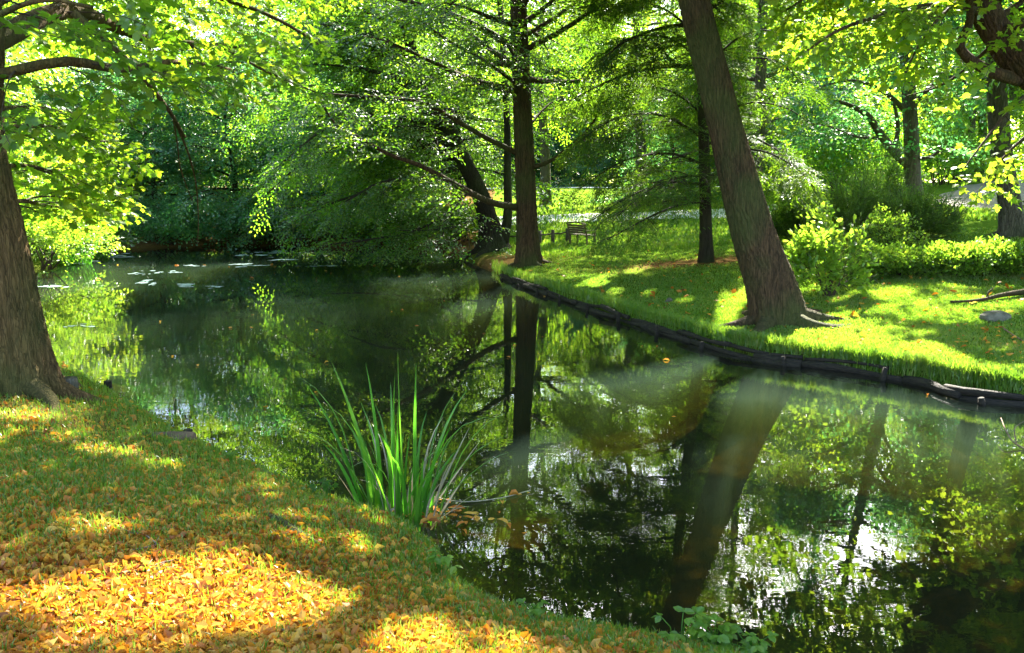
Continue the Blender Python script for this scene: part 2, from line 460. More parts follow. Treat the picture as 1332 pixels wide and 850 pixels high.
water = bpy.data.objects.new('water', me); COL.objects.link(water)
props(water, kind='structure', label='still dark pond water reflecting the trees')

def strip(name, pts, width, mat, label, lift=.03, n=60, m=6):
    P = smooth_path(np.array(pts, float), n)
    t = np.gradient(P, axis=0); t /= np.linalg.norm(t, axis=1)[:, None]
    nrm = np.stack([-t[:, 1], t[:, 0]], 1)
    V = []
    for k in np.linspace(-.5, .5, m):
        wv_ = width*(1 + .12*np.sin(np.arange(n)*.7 + 5*np.sign(k)) * abs(k)*2)
        Q = P + nrm*(wv_*k)[:, None]
        V.append(np.c_[Q, zfun(Q[:, 0], Q[:, 1]) + lift])
    V = np.array(V).reshape(-1, 3)
    id_ = np.arange(m*n).reshape(m, n)
    q = np.stack([id_[:-1, :-1], id_[:-1, 1:], id_[1:, 1:], id_[1:, :-1]], -1).reshape(-1, 4)
    o = mesh_np(name, V, np.concatenate([q[:, [0, 2, 1]], q[:, [0, 3, 2]]]), mat, smooth=True)
    return props(o, label, kind='structure')
strip('gravel_path', [(-16, 42), (-8, 36.5), (-2, 33.5), (4, 31.5), (8, 29.3), (11, 28.0)], 3.0, M['gravel'], 'pale gravel path behind the bench')
strip('far_path', [(-30, 60), (-8, 57), (10, 56), (34, 58)], 3.0, M['gravel'], 'second pale path across the sunny meadow')
strip('dirt_track', [(13.2, 23.2), (14.6, 25.2), (17.0, 27.6), (21, 29.5)], 2.6, M['dirt'], 'worn bare dirt on the grassy mound', lift=.04)

_hx = np.arange(-16, 16.01, .2); _hy = np.arange(.4, 34, .2)
_HZ = np.maximum(zfun(*np.meshgrid(_hx, _hy)), 0)
def zfast(x, y):
    i = np.clip(((x+16)/.2).astype(int), 0, len(_hx)-1); j = np.clip(((y-.4)/.2).astype(int), 0, len(_hy)-1)
    return _HZ[j, i]

# ------------------------------------------------------------------ leaves and sprays
def leaf_simple(w=.55):
    V = np.array([(0, 0, 0), (.45, w/2, .07), (1, 0, -.05), (.45, -w/2, .07)], float)
    T = np.array([(0, 1, 2), (0, 2, 3)])
    return V, T
def leaf_oval(w=.6):
    V = np.array([(0, 0, 0), (.28, w*.45, .05), (.65, w*.42, .03), (1, 0, -.1), (.65, -w*.42, .03), (.28, -w*.45, .05), (.3, 0, -.02), (.66, 0, -.03)], float)
    T = np.array([(0, 6, 1), (1, 6, 7), (1, 7, 2), (2, 7, 3), (0, 5, 6), (5, 7, 6), (5, 4, 7), (4, 3, 7)])
    return V, T
def leaf_maple():
    h = [(0, .0, 0), (-.06, .30, -.06), (.18, .22, 0), (.42, .56, -.10), (.50, .24, 0), (.70, .27, -.04)]
    V = h + [(1.0, 0, -.14)] + [(x, -y, z) for x, y, z in h[:0:-1]]
    V = np.array(V + [(.34, 0, .05)], float); c = len(V)-1
    T = np.array([(i, c, (i+1) % c) for i in range(c)])
    return V, T
def leaf_needle():
    V = np.array([(0, -.12, 0), (.55, .14, .03), (1, 0, -.05), (.05, .12, 0)], float)
    return V, np.array([(0, 1, 3), (0, 2, 1)])

def rotm(axis_, a):
    return np.array(Matrix.Rotation(a, 3, Vector(axis_)))

def make_spray(leaf, L, leaf_len, seed, side=.5, nside=6, droop=.25, spread=50, tilt=25, flat=True, step=.75):
    """template: leaves (n,k,3), tris, twig segments"""
    rg = np.random.default_rng(seed)
    LV, LT = leaf
    leaves, twigs = [], []
    def along(p0, d0, length, r):
        nrm = np.array([0, 0, 1.0])
        ns = max(2, int(length/(leaf_len*step)))
        pts = []
        for i in range(ns+1):
            t = i/ns
            p = p0 + d0*length*t + np.array([0, 0, -droop*length*t*t])
            pts.append(p)
        twigs.append((np.array(pts), r))
        for i in range(1, ns+1):
            s = 1 if i % 2 else -1
            ang = R(spread)*s*(1-.3*i/ns) + rg.normal(0, .2)
            if i == ns: ang = rg.normal(0, .15)
            base = math.atan2(d0[1], d0[0]) + ang
            Rz = rotm((0, 0, 1), base)
            Ry = rotm((0, 1, 0), R(rg.normal(12, tilt*.6)))
            Rx = rotm((1, 0, 0), R(rg.normal(0, tilt)))
            sc = leaf_len*rg.uniform(.7, 1.15)
            leaves.append(((LV*sc) @ (Rz @ Ry @ Rx).T) + pts[i])
    along(np.zeros(3), np.array([1.0, 0, 0]), L, .0035)
    for j in range(nside):
        t = .12 + .8*j/nside
        s = 1 if j % 2 else -1
        a = R(rg.uniform(38, 58))*s
        d = np.array([math.cos(a), math.sin(a), rg.normal(0, .1 if flat else .5)])
        along(np.array([L*t, 0, -droop*L*t*t]), d, max(leaf_len*1.2, side*L*(1-t*.75)*rg.uniform(.8, 1.2)), .002)
    LVs = np.array(leaves)
    tv, tt = [], []
    nb = 0
    for pts, r in twigs:
        if len(pts) > 5: pts = pts[::2] if (len(pts) % 2) else np.concatenate([pts[::2], pts[-1:]])
        for a, b in zip(pts[:-1], pts[1:]):
            off = np.array([(0, r, 0), (0, -r*.5, r*.8), (0, -r*.5, -r*.8)])
            tv.append(a+off); tv.append(b+off*.8)
            for k in range(3):
                k2 = (k+1) % 3
                tt += [(nb+k, nb+k2, nb+3+k2), (nb+k, nb+3+k2, nb+3+k)]
            nb += 6
    return LVs, LT, np.concatenate(tv), np.array(tt)

SP = {
 'maple_near': [make_spray(leaf_maple(), .55, .115, 100+i, nside=5, droop=.3, tilt=28) for i in range(4)],
 'maple': [make_spray(leaf_maple(), .6, .14, 110+i, nside=5, droop=.3, tilt=28) for i in range(3)],
 'beech': [make_spray(leaf_simple(.6), .75, .085, 120+i, nside=8, droop=.22, tilt=22) for i in range(4)],
 'wood': [make_spray(leaf_simple(.65), 1.0, .15, 130+i, nside=7, droop=.3, tilt=35, flat=False) for i in range(4)],
 'hem': [make_spray(leaf_needle(), .85, .095, 140+i, nside=14, side=.42, droop=.35, spread=42, tilt=14, step=.42) for i in range(3)],
 'jun': [make_spray(leaf_needle(), .45, .055, 150+i, nside=10, side=.4, droop=-.1, spread=35, tilt=30, flat=False, step=.4) for i in range(3)],
 'bush': [make_spray(leaf_oval(.62), .42, .105, 160+i, nside=4, droop=.15, tilt=28, flat=False) for i in range(4)],
 'low': [make_spray(leaf_oval(.6), .25, .06, 170+i, nside=5, droop=.1, tilt=35, flat=False) for i in range(3)],
}

# ---- canopy gaps: ellipses on the ground (seen from the photographer's spot) reached by the sun
# (cx, cy, rx, ry, slope(dy/dx), ground z, keep)
GAPS = [
 (215, 783, 270, 32, -.02, .5, .0), (255, 738, 110, 13, 0, .5, .0), (590, 835, 150, 28, .08, .45, .04), (110, 840, 120, 9, 0, .55, .2),
 (112, 684, 45, 11, 0, .4, .1), (135, 583, 42, 5, .03, .4, .15), (30, 537, 42, 7, 0, .4, .1), (372, 688, 34, 8, .2, .35, .1),
 (470, 698, 40, 10, .15, .25, .1), (215, 600, 30, 4, 0, .4, .3), (20, 715, 40, 10, 0, .5, .15),
 (944, 415, 13, 34, -.0, .35, .0), (960, 395, 24, 15, -1.0, .35, .0), (930, 430, 24, 11, -.7, .3, .0),
 (1215, 468, 45, 20, .2, .3, .02), (1290, 486, 40, 12, .2, .3, .3), (1160, 384, 30, 10, 0, .45, .1), (1275, 370, 60, 7, 0, .5, .05), (1240, 405, 90, 18, 0, .4, .4),
 (1120, 440, 60, 22, 0, .35, .6), (1300, 395, 50, 7, 0, .4, .1),
 (735, 338, 62, 8, -.32, .4, .05), (790, 318, 50, 7, -.2, .5, .1), (690, 355, 40, 6, -.25, .3, .2),
 (868, 424, 40, 5, .3, .3, .2), (775, 365, 30, 4, -.35, .35, .3),
 # pond surface
 (850, 482, 80, 12, -.2, 0., .05), (765, 492, 40, 9, -.25, 0., .2), (695, 578, 62, 20, -.25, 0., .03), (985, 507, 70, 12, -.05, 0., .05), (1130, 521, 120, 18, .05, 0., .08),
 (1285, 545, 55, 11, .05, 0., .2), (440, 590, 40, 10, -.1, 0., .1), (600, 600, 40, 10, -.2, 0., .3),
]
N_MAIN = len(GAPS)
_rg = np.random.default_rng(77)
for _ in range(13):
    y_ = _rg.uniform(530, 840); GAPS.append((_rg.uniform(0, 420 if y_ < 640 else 600), y_, _rg.uniform(8, 30)*(y_/700), _rg.uniform(2.5, 6)*(y_/650), _rg.normal(0, .1), .45, .0))
for _ in range(26):
    x_ = _rg.uniform(700, 1330); GAPS.append((x_, _rg.uniform(330, 350+130*(x_-640)/690), _rg.uniform(8, 26), _rg.uniform(2, 5), _rg.normal(-.2, .1), .4, .0))
for _ in range(5):
    GAPS.append((_rg.uniform(640, 1200), _rg.uniform(480, 590), _rg.uniform(10, 30), _rg.uniform(4, 9), -.2, 0., .2))
# points in space that the sun reaches: (point, radius, keep)
BEAMS = [ (at(1110, 50, 10.2), .7, .15), (at(1190, 30, 10.2), .6, .15), (at(1040, 20, 10.5), .7, .2), (at(1250, 150, 10), .5, .2), (at(1300, 240, 10.2), .5, .1), (at(1170, 120, 10.2), .4, .3),
 (at(62, 318, 20.5), 1.3, .2), (at(100, 270, 13), .8, .3), (at(250, 120, 12), .8, .6), (at(140, 120, 9.5), .6, .5), (at(400, 60, 14), .7, .6), (at(480, 170, 18), .9, .6), (at(560, 110, 18.5), .9, .6), (at(420, 230, 18), .7, .55), (at(600, 60, 19), 1.0, .5), (at(760, 90, 19.5), 1.0, .3), (at(830, 130, 18), .8, .4),

 (at(1085, 320, 11.6), .75, .15), (at(1075, 290, 11.6), .5, .1), (at(525, 630, 5.5), .18, .1), (at(545, 570, 5.5), .12, .2), (at(480, 560, 5.5), .12, .2), (at(590, 610, 5.5), .12, .2),
 (at(22, 315, 6.6), .20, .05), (at(12, 250, 6.6), .14, .1), (at(40, 430, 6.6), .12, .2), (at(15, 390, 6.6), .12, .2), (at(1010, 350, 11.0), .22, .3),
 (at(1200, 345, 14.8), 1.0, .35), (at(1300, 345, 14.8), .8, .35), (at(1290, 190, 10.2), .75, .12), (at(1235, 90, 10.0), .35, .3), (at(1040, 240, 17.0), 1.0, .15), (at(1020, 180, 17), .9, .25),
 (at(1180, 300, 20), 1.0, .4), (at(1120, 300, 20), 1.0, .4),
]
def sun_keep(C, rg, prob=False, gaps=None, grow=70.0):
    """probability mask for leaf centres C (n,3)"""
    keep = np.ones(len(C))
    for land in (True, False):
        z = np.zeros(len(C)) + (.45 if land else 0.)
        for _ in range(3 if land else 1):
            k = (C[:, 2]-z)/SUN[2]
            P = C - k[:, None]*SUN
            if land: z = zfast(P[:, 0], P[:, 1])
        x, y, f = topx(P)
        ok = (k > .15) & (f > 1.5)
        jit = .82 + .36*rg.random(len(C))
        for gi, (cx, cy, rx, ry, sl, gz, kp) in enumerate(gaps or GAPS):
            if (gz > 0) != land: continue
            dx = x-cx; dy = (y-cy) - sl*dx
            ex = (grow if gi < 4 else grow*.4 if (gi < N_MAIN and gz > 0) else grow*.2)/f
            inn = ok & ((dx/(rx+ex))**2 + (dy/(ry+ex*.45))**2 < jit)
            keep[inn] = np.minimum(keep[inn], kp)
    for P0, r, kp in BEAMS:
        v = C - P0
        t = v @ SUN
        d2 = (v*v).sum(1) - t*t
        inn = (t > r*1.1+.15) & (d2 < r*r)
        keep[inn] = np.minimum(keep[inn], kp)
    if prob: return keep
    return rg.random(len(C)) < keep**1.8

CLEAR = []   # filled per tree: function(px,py,depth)->bool drop

def build_sprays(name, pos, dirs, scale, templates, mats, parent, origin, seed, nrm_jit=.35, drop=None, carve=True, twig=True, thin=0.0, up=None, extra=None, jit_px=1.0):
    """pos (S,3), dirs (S,3) -> one foliage mesh"""
    rg = np.random.default_rng(seed)
    S = len(pos)
    dirs = dirs/(np.linalg.norm(dirs, axis=1)[:, None]+1e-9)
    upv = np.tile(np.array([0, 0, 1.0]), (S, 1)) if up is None else up
    nrm = upv + rg.normal(0, nrm_jit, (S, 3))
    nrm -= dirs*(nrm*dirs).sum(1)[:, None]
    bad = np.linalg.norm(nrm, axis=1) < .15
    nrm[bad] += np.array([.5, .3, 0.])
    nrm -= dirs*(nrm*dirs).sum(1)[:, None]
    nrm /= np.linalg.norm(nrm, axis=1)[:, None]+1e-9
    bi = np.cross(nrm, dirs)
    B = np.stack([dirs, bi, nrm], 1)*scale[:, None, None]      # rows: local axes
    which = rg.integers(0, len(templates), S)
    VV, TT, MI = [], [], []
    nv = 0
    for w, (LV, LT, TV, TTw) in enumerate(templates):
        sel = np.where(which == w)[0]
        if not len(sel): continue
        n_, k_ = LV.shape[:2]
        P = (LV.reshape(-1, 3) @ B[sel]).reshape(len(sel), n_, k_, 3) + pos[sel][:, None, None, :]
        C = P.mean(2).reshape(-1, 3)
        keep = rg.random(len(C)) > thin
        if carve: keep &= sun_keep(C, rg)
        if drop is not None:
            x, y, f = topx(C)
            jx = 34*np.sin(C[:, 2]*5.1+C[:, 1]*3.3) + 22*np.sin(C[:, 2]*11.3-C[:, 0]*4) + rg.normal(0, 12, len(C))
            jy = 9*np.sin(C[:, 0]*6.1+C[:, 1]*2.3) + rg.normal(0, 5, len(C))
            keep &= ~drop(x+jx*jit_px, y+jy*jit_px, f, C)
        P = P.reshape(-1, k_, 3)[keep]
        m_ = len(P)
        VV.append(P.reshape(-1, 3)); TT.append((LT[None] + (np.arange(m_)*k_)[:, None, None]).reshape(-1, 3) + nv); MI.append(np.zeros(m_*len(LT), int)); nv += m_*k_
        if twig:
            fk = keep.reshape(len(sel), n_).mean(1) > .35
            s2 = sel[fk]
            if len(s2):
                Q = (TV @ B[s2]) + pos[s2][:, None, :]
                VV.append(Q.reshape(-1, 3)); TT.append((TTw[None] + (np.arange(len(s2))*len(TV))[:, None, None]).reshape(-1, 3) + nv)
                MI.append(np.ones(len(s2)*len(TTw), int)); nv += len(s2)*len(TV)
    if extra is not None and extra.n:
        VV.append(np.concatenate(extra.V)); t_ = np.concatenate(extra.T); TT.append(t_ + nv); MI.append(np.ones(len(t_), int)); nv += extra.n
    return mesh_np(name, np.concatenate(VV), np.concatenate(TT), mats, np.concatenate(MI), parent=parent, origin=origin)

def branchlets(P, rg, spacing=.4, lmax=1.6, lmin=.4, start=.2, droop=.25, ang=(35, 65), spr=.32, wild=.25):
    """sub-branches and sprays along a limb polyline P. returns tubes, spray pos, spray dirs"""
    s = np.concatenate([[0], np.cumsum(np.linalg.norm(np.diff(P, axis=0), axis=1))]); Ltot = s[-1]
    tubes, sp, sdv = [], [], []
    q = start*Ltot; side = 1
    def pt(u): return np.array([np.interp(u, s, P[:, k]) for k in range(3)])
    while q < Ltot:
        t = q/Ltot
        p = pt(q); tg = pt(min(q+.15, Ltot)) - pt(max(q-.15, 0)); tg /= np.linalg.norm(tg)+1e-9
        hz = np.cross(tg, [0, 0, 1.0]); hn = np.linalg.norm(hz)
        hz = hz/hn if hn > .2 else np.array([math.cos(q*9), math.sin(q*9), 0])
        a = R(rg.uniform(*ang))
        d = tg*math.cos(a) + hz*side*math.sin(a) + rg.normal(0, wild, 3)
        d /= np.linalg.norm(d)
        ln = np.clip(lmax*(1.05-t)*rg.uniform(.7, 1.25), lmin, lmax*1.2)
        nseg = max(3, int(ln/.25))
        tt = np.linspace(0, 1, nseg+1)[:, None]
        Q = p + d*ln*tt + np.array([0, 0, -droop*ln])*tt**2
        tubes.append((Q, .004+.008*ln, .003))
        u = .25*ln; s2 = 1
        while u < ln:
            f = u/ln
            pq = p + d*u + np.array([0, 0, -droop*ln*f*f])
            h2 = np.cross(d, [0, 0, 1.0]); h2 /= np.linalg.norm(h2)+1e-6
            dd = d*.75 + h2*s2*.75 + np.array([0, 0, -droop*.8*f]) + rg.normal(0, wild*.7, 3)
            sp.append(pq); sdv.append(dd)
            u += spr*rg.uniform(.7, 1.3); s2 = -s2
        sp.append(Q[-1]); sdv.append(d + np.array([0, 0, -droop]))
        q += spacing*rg.uniform(.6, 1.4); side = -side
    tg = P[-1]-P[-2]
    sp.append(P[-1]); sdv.append(tg/(np.linalg.norm(tg)+1e-9))
    return tubes, sp, sdv

def limb_path(p0, az, el, ln, rg, curve=.0, droop=.15, n=12):
    t = np.linspace(0, 1, n)[:, None]
    d = np.array([math.cos(az)*math.cos(el), math.sin(az)*math.cos(el), math.sin(el)])
    h = np.array([-math.sin(az), math.cos(az), 0])
    wob = rg.normal(0, .06*ln, (2,))
    return p0 + d*ln*t + h*(curve*ln*t**2 + wob[0]*np.sin(t*3.0)) + np.array([0, 0, 1.0])*(-droop*ln*t**2 + wob[1]*np.sin(t*4.5)*.5)

def ridged_trunk(P, rr, fl, flare, seed, roots, pitch_=.08, depth=.024):
    rg = np.random.default_rng(seed)
    L_ = np.concatenate([[0], np.cumsum(np.linalg.norm(np.diff(P, axis=0), axis=1))])
    n = int(min(420, L_[-1]/.03))
    q = np.linspace(0, 1, n)**1.25*L_[-1]
    C = np.stack([np.interp(q, L_, P[:, k]) for k in range(3)], 1)
    r = np.interp(q, L_, rr); f = np.interp(q, L_, fl)
    N = int(2*PI*rr[0]/pitch_/2)*2; sides = N*6
    th = np.arange(sides)/sides*2*PI
    S_, T_ = np.meshgrid(q, th, indexing='ij')
    p = rg.uniform(0, 6.28, 12)
    w = .9*np.sin(S_*1.9+p[0]+np.sin(T_+p[6])) + .7*np.sin(S_*4.3+2*T_+p[1]) + .5*np.sin(S_*9.1+3*T_+p[2]) + .35*np.sin(S_*17+7*T_+p[3]) + .3*np.sin(S_*31-11*T_+p[10])
    h1 = 1-np.abs(np.sin(.5*N*T_ + 1.15*w))**.8
    h2 = 1-np.abs(np.sin(N*T_ - 1.6*w + p[4]))
    br_ = .55+.45*np.sin(S_*13+5*T_+p[5]+2*np.sin(S_*5+3*T_)) 
    hh = -depth*(h1*(.5+.5*br_) + .35*h2) + rg.normal(0, depth*.10, S_.shape)
    low = .03*np.sin(2*T_+p[7]+S_*.5)+.025*np.sin(3*T_+p[8]-S_*.8)+.012*np.sin(5*T_+p[9]+S_*1.7)
    peaks = np.zeros_like(th)
    ra = (np.arange(roots)+rg.uniform(-.3, .3, roots))*2*PI/max(1, roots) + p[11]
    for a_ in ra: peaks += np.exp(-((np.angle(np.exp(1j*(th-a_))))/.30)**2)*rg.uniform(.6, 1.2)
    Rr = r[:, None]*(1+low + flare*f[:, None]*(.35+.8*peaks[None, :])) + hh*np.clip(r/rr[0]+.25, .3, 1)[:, None]
    tan = np.gradient(C, axis=0); tan /= np.linalg.norm(tan, axis=1)[:, None]
    u = np.array([1.0, 0, 0]) - tan*tan[:, :1]; u /= np.linalg.norm(u, axis=1)[:, None]; v = np.cross(tan, u)
    V = C[:, None, :] + Rr[:, :, None]*(np.cos(th)[None, :, None]*u[:, None, :] + np.sin(th)[None, :, None]*v[:, None, :])
    id_ = np.arange(n*sides).reshape(n, sides); nx_ = np.roll(id_, -1, 1)
    Q = np.stack([id_[:-1], nx_[:-1], nx_[1:], id_[1:]], -1).reshape(-1, 4)
    mb = MB(); mb.add(V.reshape(-1, 3), np.concatenate([Q[:, [0, 1, 2]], Q[:, [0, 2, 3]]]))
    b0 = P[0]
    for a_ in ra:
        pts = []
        ln = rg.uniform(1.5, 2.6)*rr[0]+.1; bend_ = rg.normal(0, .5)
        for t in np.linspace(0, 1, 9):
            rad_ = rr[0]*(.75) + ln*t; aa = a_ + bend_*t*t
            x_, y_ = b0[0]+math.cos(aa)*rad_, b0[1]+math.sin(aa)*rad_
            pts.append((x_, y_, zg(x_, y_) + .09*(1-t)**2*(1+rr[0]) - .035*t - .02))
        mb.tube(np.array(pts), np.linspace(.34*rr[0], .02, 9), 10, wob=.12, seed=int(rg.integers(0, 9999)))
    return mb

def tree(name, label, cat, trunk, radii, limbs, rand, sprays, leafmat, barkmat, seed, group=None, flare=.5, sides=22, drop=None,
         carve=True, scale=(.8, 1.25), stems=None, br=None, limb_r=None, twig=True, thin=0.0, loc=None, nrm_jit=.35, trunk_n=40, jit_px=1.0, sink=.25, roots=0):
    """trunk: world points; limbs: explicit polylines; rand: list of (z0,z1,count,len0,len1,el0,el1,droop,az_center,az_spread)"""
    rg = np.random.default_rng(seed)
    base = np.array(trunk[0], float)
    T = thing(name, label, cat, base if loc is None else loc, group=group)
    P = smooth_path(np.array(trunk, float), trunk_n)
    ss = np.linspace(0, 1, len(radii))
    rr = np.interp(np.linspace(0, 1, trunk_n), ss, radii)
    ln = np.concatenate([[0], np.cumsum(np.linalg.norm(np.diff(P, axis=0), axis=1))])
    fl = np.exp(-ln/(radii[0]*1.6))
    mb = MB(); P2 = P.copy(); P2[0] -= np.array([0, 0, sink])
    if roots:
        P3 = smooth_path(np.array(trunk, float), 160); P3[0] = P3[0]
        l3 = np.concatenate([[0], np.cumsum(np.linalg.norm(np.diff(P3, axis=0), axis=1))])
        P3 = np.concatenate([[P3[0]-np.array([0, 0, sink])], P3]); l3 = np.concatenate([[0], l3])
        mb = ridged_trunk(P3, np.concatenate([[radii[0]], np.interp(np.linspace(0, 1, 160), ss, radii)]), np.exp(-l3/(radii[0]*1.3)), flare, seed, roots)
    else:
        mb.tube(P2, rr*(1+flare*fl), sides, lobes=fl*.22, wob=.025, seed=seed)
    mb.obj('trunk', barkmat, T, base)
    for sp_, sr in (stems or []):
        Q = smooth_path(np.array(sp_, float), 24)
        m2 = MB(); m2.tube(Q, np.interp(np.linspace(0, 1, 24), np.linspace(0, 1, len(sr)), sr), max(8, sides//2), wob=.03, seed=seed+5)
        m2.obj('stem', barkmat, T, base)
    allL = []
    for k, lp in enumerate(limbs):
        pts, r0, r1 = lp[:3]
        opt = lp[3] if len(lp) > 3 else {}
        Q = smooth_path(np.array(pts, float), 22)
        m2 = MB(); m2.tube(Q, np.linspace(r0, r1, 22), 9, wob=.05, seed=seed+k)
        m2.obj('limb', barkmat, T, base)
        allL.append((Q, opt))
    zs = P[:, 2]
    for (z0, z1, cnt, l0, l1, e0, e1, dr, azc, azs) in rand:
        for i in range(cnt):
            f = (i+.5)/cnt
            z = z0+(z1-z0)*f + rg.normal(0, .1)
            j = int(np.clip(np.searchsorted(zs, z), 1, len(P)-1))
            p0 = P[j]
            az = (azc + azs*(2*((i*.618034) % 1)-1) + rg.normal(0, .15))
            l = (l0+(l1-l0)*f)*rg.uniform(.8, 1.15)
            el = R((e0+(e1-e0)*f) + rg.normal(0, 6))
            best_ = None
            for tr_ in range(40 if carve else 1):
                Qc = limb_path(p0, az + (rg.normal(0, .05+.07*tr_) if tr_ else 0), el + (rg.normal(0, .02*tr_) if tr_ else 0), l, rg, rg.normal(0, .08), dr)
                cost = (1-sun_keep(Qc, rg, True, GAPS[:N_MAIN])).sum() if carve else 0
                if best_ is None or cost < best_[0]: best_ = (cost, Qc)
                if best_[0] < .3: break
            Q = best_[1]
            m2 = MB(); r0 = min(rr[j]*.55, .018*l+.012); m2.tube(Q, np.linspace(r0, .006, len(Q)), 6, wob=.03, seed=seed+i)
            m2.obj('limb', barkmat, T, base)
            allL.append((Q, {}))
    tw = MB(); pos, dr_ = [], []
    for Q, opt in allL:
        a = dict(br or {}); a.update({k: v for k, v in opt.items() if k != 'bare'})
        if opt.get('bare'): continue
        tubes, sp, sv = branchlets(Q, rg, **a)
        for (q_, ra, rb) in tubes:
            if carve and sun_keep(q_, rg, True, GAPS[:N_MAIN], 30.0).min() < .5: continue
            if drop is not None:
                x, y, f = topx(q_[[len(q_)//2]])
                if drop(x, y, f, q_[[len(q_)//2]])[0]: continue
            tw.tube(q_, np.linspace(ra, rb, len(q_)), 4, cap=False)
        pos += sp; dr_ += sv
    pos = np.array(pos); dr_ = np.array(dr_)
    sc = rg.uniform(scale[0], scale[1], len(pos))
    build_sprays('crown', pos, dr_, sc, sprays, [leafmat, M['twig']], T, base, seed, drop=drop, carve=carve, thin=thin, nrm_jit=nrm_jit, extra=tw, jit_px=jit_px)
    return T

def copy_tree(o, loc, rotz=0.0, sc=1.0, label=None, group=None):
    c = o.copy(); COL.objects.link(c)
    c.location = [float(v) for v in loc]; c.rotation_euler = (0, 0, rotz); c.scale = (sc, sc, sc)
    if label: c['label'] = label
    if group: c['group'] = group
    for ch in o.children:
        d = ch.copy(); COL.objects.link(d); d.parent = c
        for g in ch.children:
            e = g.copy(); COL.objects.link(e); e.parent = d
    return c

def px_path(pts):
    return [at(*p) for p in pts]

# ================================================================== HERO TREES
# --- middle tall straight trunk on the bank tip
b = on_ground(688, 345); D = b[1]
def dpt(x, y, dd=0.0): return at(x, y, D+dd)
trunk_pts = [b, dpt(686, 300), dpt(684, 240), dpt(680, 150), dpt(676, 60), dpt(674, 0), dpt(672, -120), dpt(671, -330)]
mid_limbs = [
 ([dpt(676, 271), dpt(637, 263, -.6), dpt(603, 246, -1.0), dpt(548, 216, -1.5), dpt(506, 201, -1.9), dpt(455, 172, -2.3), dpt(432, 157, -2.6), dpt(417, 131, -2.8)], .085, .02),
 ([dpt(676, 201), dpt(637, 182, -.5), dpt(603, 163, -.9), dpt(565, 140, -1.4), dpt(527, 129, -1.8), dpt(464, 125, -2.4), dpt(421, 122, -2.8)], .075, .02),
 ([dpt(674, 90), dpt(637, 64, .3), dpt(603, 38, .5), dpt(565, 17, .7), dpt(535, 0, .9)], .07, .02),
 ([dpt(672, 110), dpt(629, 78, -1), dpt(586, 55, -1.8), dpt(544, 25, -2.4)], .05, .018),
 ([dpt(690, 219), dpt(718, 208, -.3), dpt(752, 182, -.5), dpt(773, 157, -.7), dpt(783, 140, -.8)], .06, .02),
 ([dpt(754, 181, -.5), dpt(790, 182, -.9), dpt(824, 176, -1.2)], .03, .012),
 ([dpt(684, 46), dpt(722, 23, .5), dpt(752, 0, .9), dpt(790, -40, 1.2)], .06, .02),
 ([dpt(684, 169), dpt(714, 136, 1), dpt(739, 127, 1.5), dpt(790, 105, 2)], .035, .012),
]
def drop_mid(x, y, f, C):
    return (y > 305) | ((x > 690) & (x < 900) & (y > 236)) | ((abs(x-680) < 60) & (y > 170) & (f < D)) | ((y > 215) & (x > 600)) | ((abs(x-680) < 26) & (f < D+.1) & (RNG.random(len(x)) < .8))
tree('tall_tree', 'tall straight brown tree with long bare limbs at the tip of the far bank', 'tree',
     trunk_pts, [.27, .245, .23, .215, .20, .18, .14, .06], mid_limbs,
     [(4.2, 12.5, 44, 4.6, 2.0, 12, 50, .14, 0, PI)], SP['beech'], M['beech'], M['bark'], 21, flare=.45, roots=6, drop=drop_mid,
     br=dict(spacing=.27, lmax=1.6, lmin=.45, start=.12, droop=.25, spr=.27), scale=(.8, 1.3))

# --- dark leaning tree with a second upright stem, roots at the water
b = on_ground(640, 326); D2 = b[1]
def d2(x, y, dd=0.0): return at(x, y, D2+dd)
dark_trunk = [b, d2(637, 297), d2(625, 254, -.1), d2(603, 208, -.3), d2(582, 165, -.5), d2(565, 140, -.6), d2(546, 93, -.8), d2(531, 51, -1), d2(527, 17, -1.1), d2(505, -60, -1.4), d2(490, -150, -1.6)]
dark_limbs = [
 ([d2(622, 248), d2(585, 240, -.8), d2(545, 232, -1.6), d2(495, 238, -2.4), d2(450, 262, -3.2)], .07, .02),
 ([d2(606, 214), d2(560, 190, -.2), d2(510, 178, -.2), d2(440, 190, -.5), d2(390, 215, -.8), d2(350, 250, -1.0)], .075, .02),
 ([d2(585, 170), d2(540, 157, -1.4), d2(480, 150, -2.8), d2(420, 170, -4.0), d2(370, 210, -4.8)], .07, .018),
 ([d2(560, 130), d2(500, 100, .6), d2(430, 90, 1), d2(360, 110, 1.2), d2(320, 150, 1.3)], .07, .02),
 ([d2(545, 95), d2(500, 50, -1.6), d2(440, 30, -3), d2(380, 40, -4)], .06, .018),
 ([d2(532, 55), d2(570, 20, -.5), d2(610, -10, -.8), d2(650, -20, -1)], .05, .015),
 ([d2(618, 240), d2(585, 275, -1.0), d2(540, 300, -1.8), d2(480, 312, -2.4), d2(430, 318, -3)], .05, .015),
 ([d2(630, 280), d2(600, 292, -1.2), d2(560, 300, -2.0), d2(520, 300, -2.6)], .04, .012),
 ([d2(600, 205), d2(540, 215, 1.5), d2(470, 235, 2.6), d2(400, 262, 3.4), d2(340, 285, 4)], .06, .015),
 ([d2(590, 180), d2(520, 185, 2), d2(430, 205, 3.5), d2(350, 235, 4.5), d2(300, 265, 5)], .06, .015),
]
def drop_dark(x, y, f, C):
    return (C[:, 2] < .12) | ((x > 632) & (y > 130)) | ((abs(x-680) < 30) & (f < D+.2)) | ((y > 240) & (x > 545) & (f > D2-1.0))
